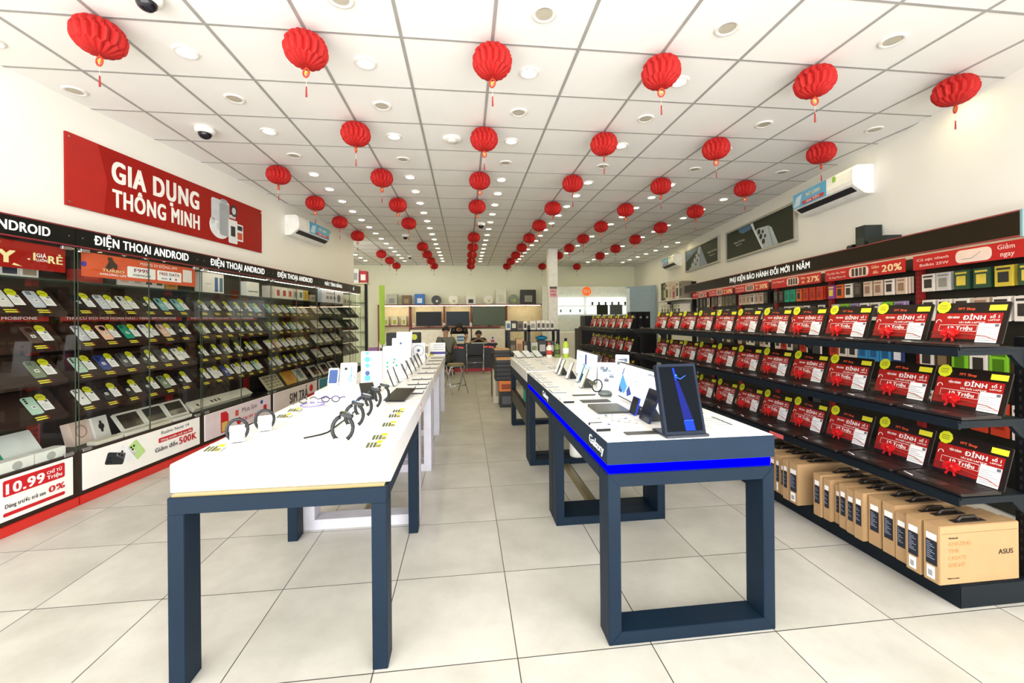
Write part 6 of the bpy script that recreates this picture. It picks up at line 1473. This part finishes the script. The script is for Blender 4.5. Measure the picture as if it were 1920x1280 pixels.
    t = thing('blue_bag', 'bright blue bag lying on dark cartons in the centre rack', 'bag', (1.68, 8.95, 0.9618)); obj('bag_body', MB().ball((0, 0, 0.05), 0.14, 0.1, 0.05, mat('#1f86b5', 0.5), 14, 8), t); obj('tie', MB().tube([(-0.02, 0, 0.098), (0.0, 0, 0.12), (0.02, 0, 0.098)], 0.006, mat('#17658a', 0.5), 5), t)
    box('black carton with grey print at the foot of the stock beside the right tables', 0.665, 6.62, 0.001, 0.23, 0.3, 0.26, '#1c1c1e', '#55575c')
    box('orange carton on the black one beside the right tables', 0.66, 6.62, 0.263, 0.24, 0.3, 0.17, '#d9772e', '#8f3d16')
    box('cream carton behind the orange one beside the right tables', 0.6, 7.0, 0.001, 0.26, 0.3, 0.56, '#ded6c0', '#a89f86')
    for i, (y, z) in enumerate(((6.63, 0.436), (7.05, 0.566), (7.5, 0.47))):
        t = thing('black_crate', 'black slatted crate of cartons beside the right tables, %s from front' % ORD[i], 'crate', (0.63, y, z if i < 2 else 0.0), 0, 'black crates beside the right tables')
        c = MB(); hh = 0.34 if i < 2 else 0.8
        c.box(-0.15, 0.15, 0, 0.34, 0, 0.02, BLACK); c.box(-0.15, -0.135, 0, 0.34, 0.02, hh, BLACK); c.box(0.135, 0.15, 0, 0.34, 0.02, hh, BLACK); c.box(-0.135, 0.135, 0.325, 0.34, 0.02, hh, BLACK)
        for k in range(5): c.box(-0.135, 0.135, 0, 0.012, 0.02 + k * hh / 5, 0.02 + k * hh / 5 + hh * 0.13, mat('#2b2d30', 0.5))
        obj('crate_body', c, t)
        obj('contents', MB().box(-0.13, 0.13, 0.02, 0.32, 0.021, hh - 0.01, mat('#2b2825', 0.6)).box(-0.13, 0.13, 0.02, 0.32, hh - 0.0095, hh + 0.015, mat('#c9985a', 0.6)), t, label='cartons with tan tops inside')
    t = thing('teal_tube', 'teal cylindrical carton under the far right table', 'box', (0.9, 6.0, 0.0)); obj('tube_body', MB().lathe([(0.055, 0), (0.055, 0.4)], mat('#2aa797', 0.5), n=20, smooth=True), t); obj('lid', MB().lathe([(0.057, 0.401), (0.057, 0.43), (0.05, 0.435)], mat('#1f8d80', 0.5), n=20), t)
    # white branded counter wall, back right
    t = thing('brand_wall', 'white lit phone brand wall with orange round logo, back right', 'display wall', (0, 0, 0))
    obj('backdrop', MB().box(2.55, 5.95, 13.35, 13.45, 0, 2.5, mat('#e3e9e2', 0.5)), t)
    for i, (a, b) in enumerate(((2.98, 3.93), (4.06, 5.5))):
        p = obj('lit_panel', MB().box(a, b, 13.25, 13.349, 1.57, 2.13, mat('#eef4f2', 0.5, emit=0.7)), t); d = MB(); M = plane((0, 13.249, 0), (1, 0, 0), (0, 0, 1))
        n = 3 if i == 0 else 6
        for k in range(n): x = a + 0.17 + (b - a - 0.3) * k / (n - 1) ; d.rrect(x - 0.03, x + 0.03, 1.87 if i else 1.64, 1.98 if i else 1.73, 0.01, 0, 0.008, mat('#2f4536' if i else '#6fae8c', 0.4), M)
        obj('phone_print', d, p); obj('ledge', MB().box(a, b, 13.15, 13.249, 1.84, 1.86, WHITE), p)
    lo = MB(); lo.disc(4.06, 2.34, 0.15, 0, 0.03, mat('#ef6a1f', 0.4, emit=0.4), plane((0, 13.34, 0), (1, 0, 0), (0, 0, 1)), 28); M = plane((0, 13.308, 0), (1, 0, 0), (0, 0, 1))
    lo.tube([(3.97, 2.29, 0), (3.97, 2.38, 0), (4.05, 2.38, 0), (4.06, 2.36, 0), (4.06, 2.29, 0)], 0.012, PAPER, 6, M); lo.tube([(4.015, 2.29, 0), (4.015, 2.345, 0)], 0.012, PAPER, 6, M); lo.tube([(4.13, 2.29, 0), (4.13, 2.39, 0)], 0.012, PAPER, 6, M)
    obj('round_logo', lo, t, label='orange disc with white mark')
    obj('counter', MB().box(2.7, 3.75, 12.5, 13.1, 0, 1.0, WHITE), t, bevel=0.005)
    t = thing('hung_panel', 'pale blue grey leaning display panel at the right back wall', 'display panel', (5.58, 12.5, 0), -0.9); obj('panel', MB().box(-0.5, 0.5, 0, 0.05, 0, 2.45, mat('#8fa3b3', 0.35)), t); obj('light_edge', MB().box(-0.5, -0.38, -0.004, -0.0005, 0.1, 2.4, mat('#d9e6ee', 0.4)), t)
    # pillar notice
    t = single('notice', MB().box(2.265, 2.465, 10.794, 10.799, 2.01, 2.3, mat('#e8b9bd', 0.5)), 'pink printed notice on the white pillar', 'sign'); m = MB(); M = plane((0, 10.793, 0), (1, 0, 0), (0, 0, 1))
    m.rect(2.265, 2.465, 2.24, 2.3, mat('#5b5544', 0.5), M)
    m.text('SALE', 2.365, 2.15, 0.06, mat('#c23a4e', 0.5), M, 'C', 0.16, 0.04); m.text('50%', 2.365, 2.05, 0.06, mat('#c23a4e', 0.5), M, 'C', 0.15, 0.04)
    obj('print', m, t)
    # black cabinet with speakers and monitors behind the shorter laptop rack
    t = thing('black_cabinet', 'black low cabinet behind the shorter laptop rack', 'cabinet', (0, 0, 0)); obj('body', MB().box(2.62, 4.4, 9.0, 9.6, 0, 1.2, BLACK), t, bevel=0.004); obj('door_line', MB().box(3.5, 3.51, 8.998, 8.9995, 0.05, 1.15, GREY), t)
    for i, x in enumerate((3.9, 4.06, 4.22)):
        t = thing('speaker', 'black speaker tower on the low cabinet at the back right, %s from left' % ORD[i], 'speaker', (x, 9.1, 1.201), 0, 'black speakers on the low cabinet'); obj('body', MB().box(-0.075, 0.075, 0, 0.2, 0, 0.38, BLACK), t, bevel=0.004)
        obj('cone', MB().disc(0, 0.25, 0.028, 0, 0.006, mat('#8d9093', 0.4), FRONT(0), 14), t)
    for i, x in enumerate((3.2, 3.53)):
        t = thing('monitor', '%s dark monitor standing on the low cabinet at the back right' % ('left' if i == 0 else 'right'), 'monitor', (x, 9.25, 1.201), 0.25 if i == 0 else -0.1); obj('housing', MB().box(-0.145, 0.145, 0, 0.03, 0.32, 0.55, mat('#2b3024', 0.3)), t, bevel=0.003); obj('stand', MB().box(-0.02, 0.02, 0.031, 0.045, 0.0, 0.4, BLACK).box(-0.08, 0.08, -0.03, 0.09, 0.0, 0.01, BLACK), t)
    t = thing('black_cabinet', 'tall black cabinet left of the low one at the back right', 'cabinet', (0, 0, 0)); obj('body', MB().box(2.7, 3.0, 9.0, 9.4, 1.2005, 1.5, BLACK), t, bevel=0.004); obj('handle', MB().box(2.84, 2.86, 8.985, 8.9995, 1.3, 1.4, CHROME), t)
    # left of the far tables
    for i, (x, lab) in enumerate(((-1.33, 'tall black floor speaker by the far left tables, left one'), (-0.93, 'tall black floor speaker with lime round sticker by the far left tables'))):
        t = thing('floor_speaker', lab, 'speaker', (x, 7.6, 0)); obj('body', MB().box(-0.1, 0.1, 0, 0.25, 0, 1.21, BLACK), t, bevel=0.01); obj('cone', MB().disc(0, 0.6, 0.075, 0, 0.01, mat('#2e3133', 0.5), FRONT(0), 20), t)
        if i: obj('sticker', MB().disc(0, 1.13, 0.055, 0, 0.004, mat('#c9d22a', 0.5), FRONT(0), 9), t, label='lime round sticker')
    t = thing('leaf_fan', 'grey green leaf shaped floor fan between the two black floor speakers', 'fan', (-1.17, 7.45, 0)); obj('stem', MB().tube([(0, 0, 0.02), (0, 0, 0.7), (0.02, 0, 0.9)], 0.02, mat('#8d9486', 0.4), 8), t); obj('foot', MB().lathe([(0.14, 0), (0.14, 0.015), (0.03, 0.03)], mat('#8d9486', 0.4)), t); obj('blade', MB().ball((0, 0, 0), 0.07, 0.03, 0.2, mat('#8a9484', 0.4), 14, 10, Matrix.Translation((0.04, 0, 1.02)) @ Matrix.Rotation(0.35, 4, 'Y')), t)
    t = thing('glass_showcase', 'narrow glass showcase at the far end of the left cabinets', 'display cabinet', (-2.66, 9.95, 0)); obj('side_post', MB().box(0.3, 0.36, 0, 0.06, 0, 2.3, BLACK), t); obj('back_panel', MB().box(0, 0.3, 0.3, 0.33, 0, 2.15, mat('#c9c79f', 0.5)), t)
    for z in (0.4, 0.8, 1.15, 1.5, 1.85): obj('shelf', MB().box(0.002, 0.298, 0.002, 0.298, z, z + 0.012, mat('#8f987f', 0.3)), t)
    obj('glass_front', MB().box(0.002, 0.298, -0.006, -0.001, 0.02, 2.15, GLASS), t)
    obj('top_board', MB().box(-0.05, 0.36, 0.0, 0.33, 2.301, 2.33, mat('#d9d2b8', 0.5)), t)
    for i, (x, w, h, c, c2, nm) in enumerate(((-2.6, .2, .33, '#d3d4cf', '#8d8f8c', 'grey speaker'), (-2.4, .16, .28, '#b3202f', '#eae6e2', 'red and white'))): box('%s carton on top of the far left showcase' % nm, x, 10.0, 2.331, w, 0.2, h, c, c2)
    t = thing('green_banner', 'narrow lime green banner behind the far left showcase', 'banner', (-2.17, 11.0, 0)); obj('sheet', MB().box(-0.07, 0.07, 0, 0.01, 0.8, 2.35, mat('#8fae2a', 0.5)), t); obj('pole', MB().box(-0.01, 0.01, 0.011, 0.03, 0.0, 2.35, BLACK), t); obj('foot', MB().box(-0.12, 0.12, -0.08, 0.12, 0.0, 0.012, BLACK), t)
build_back()
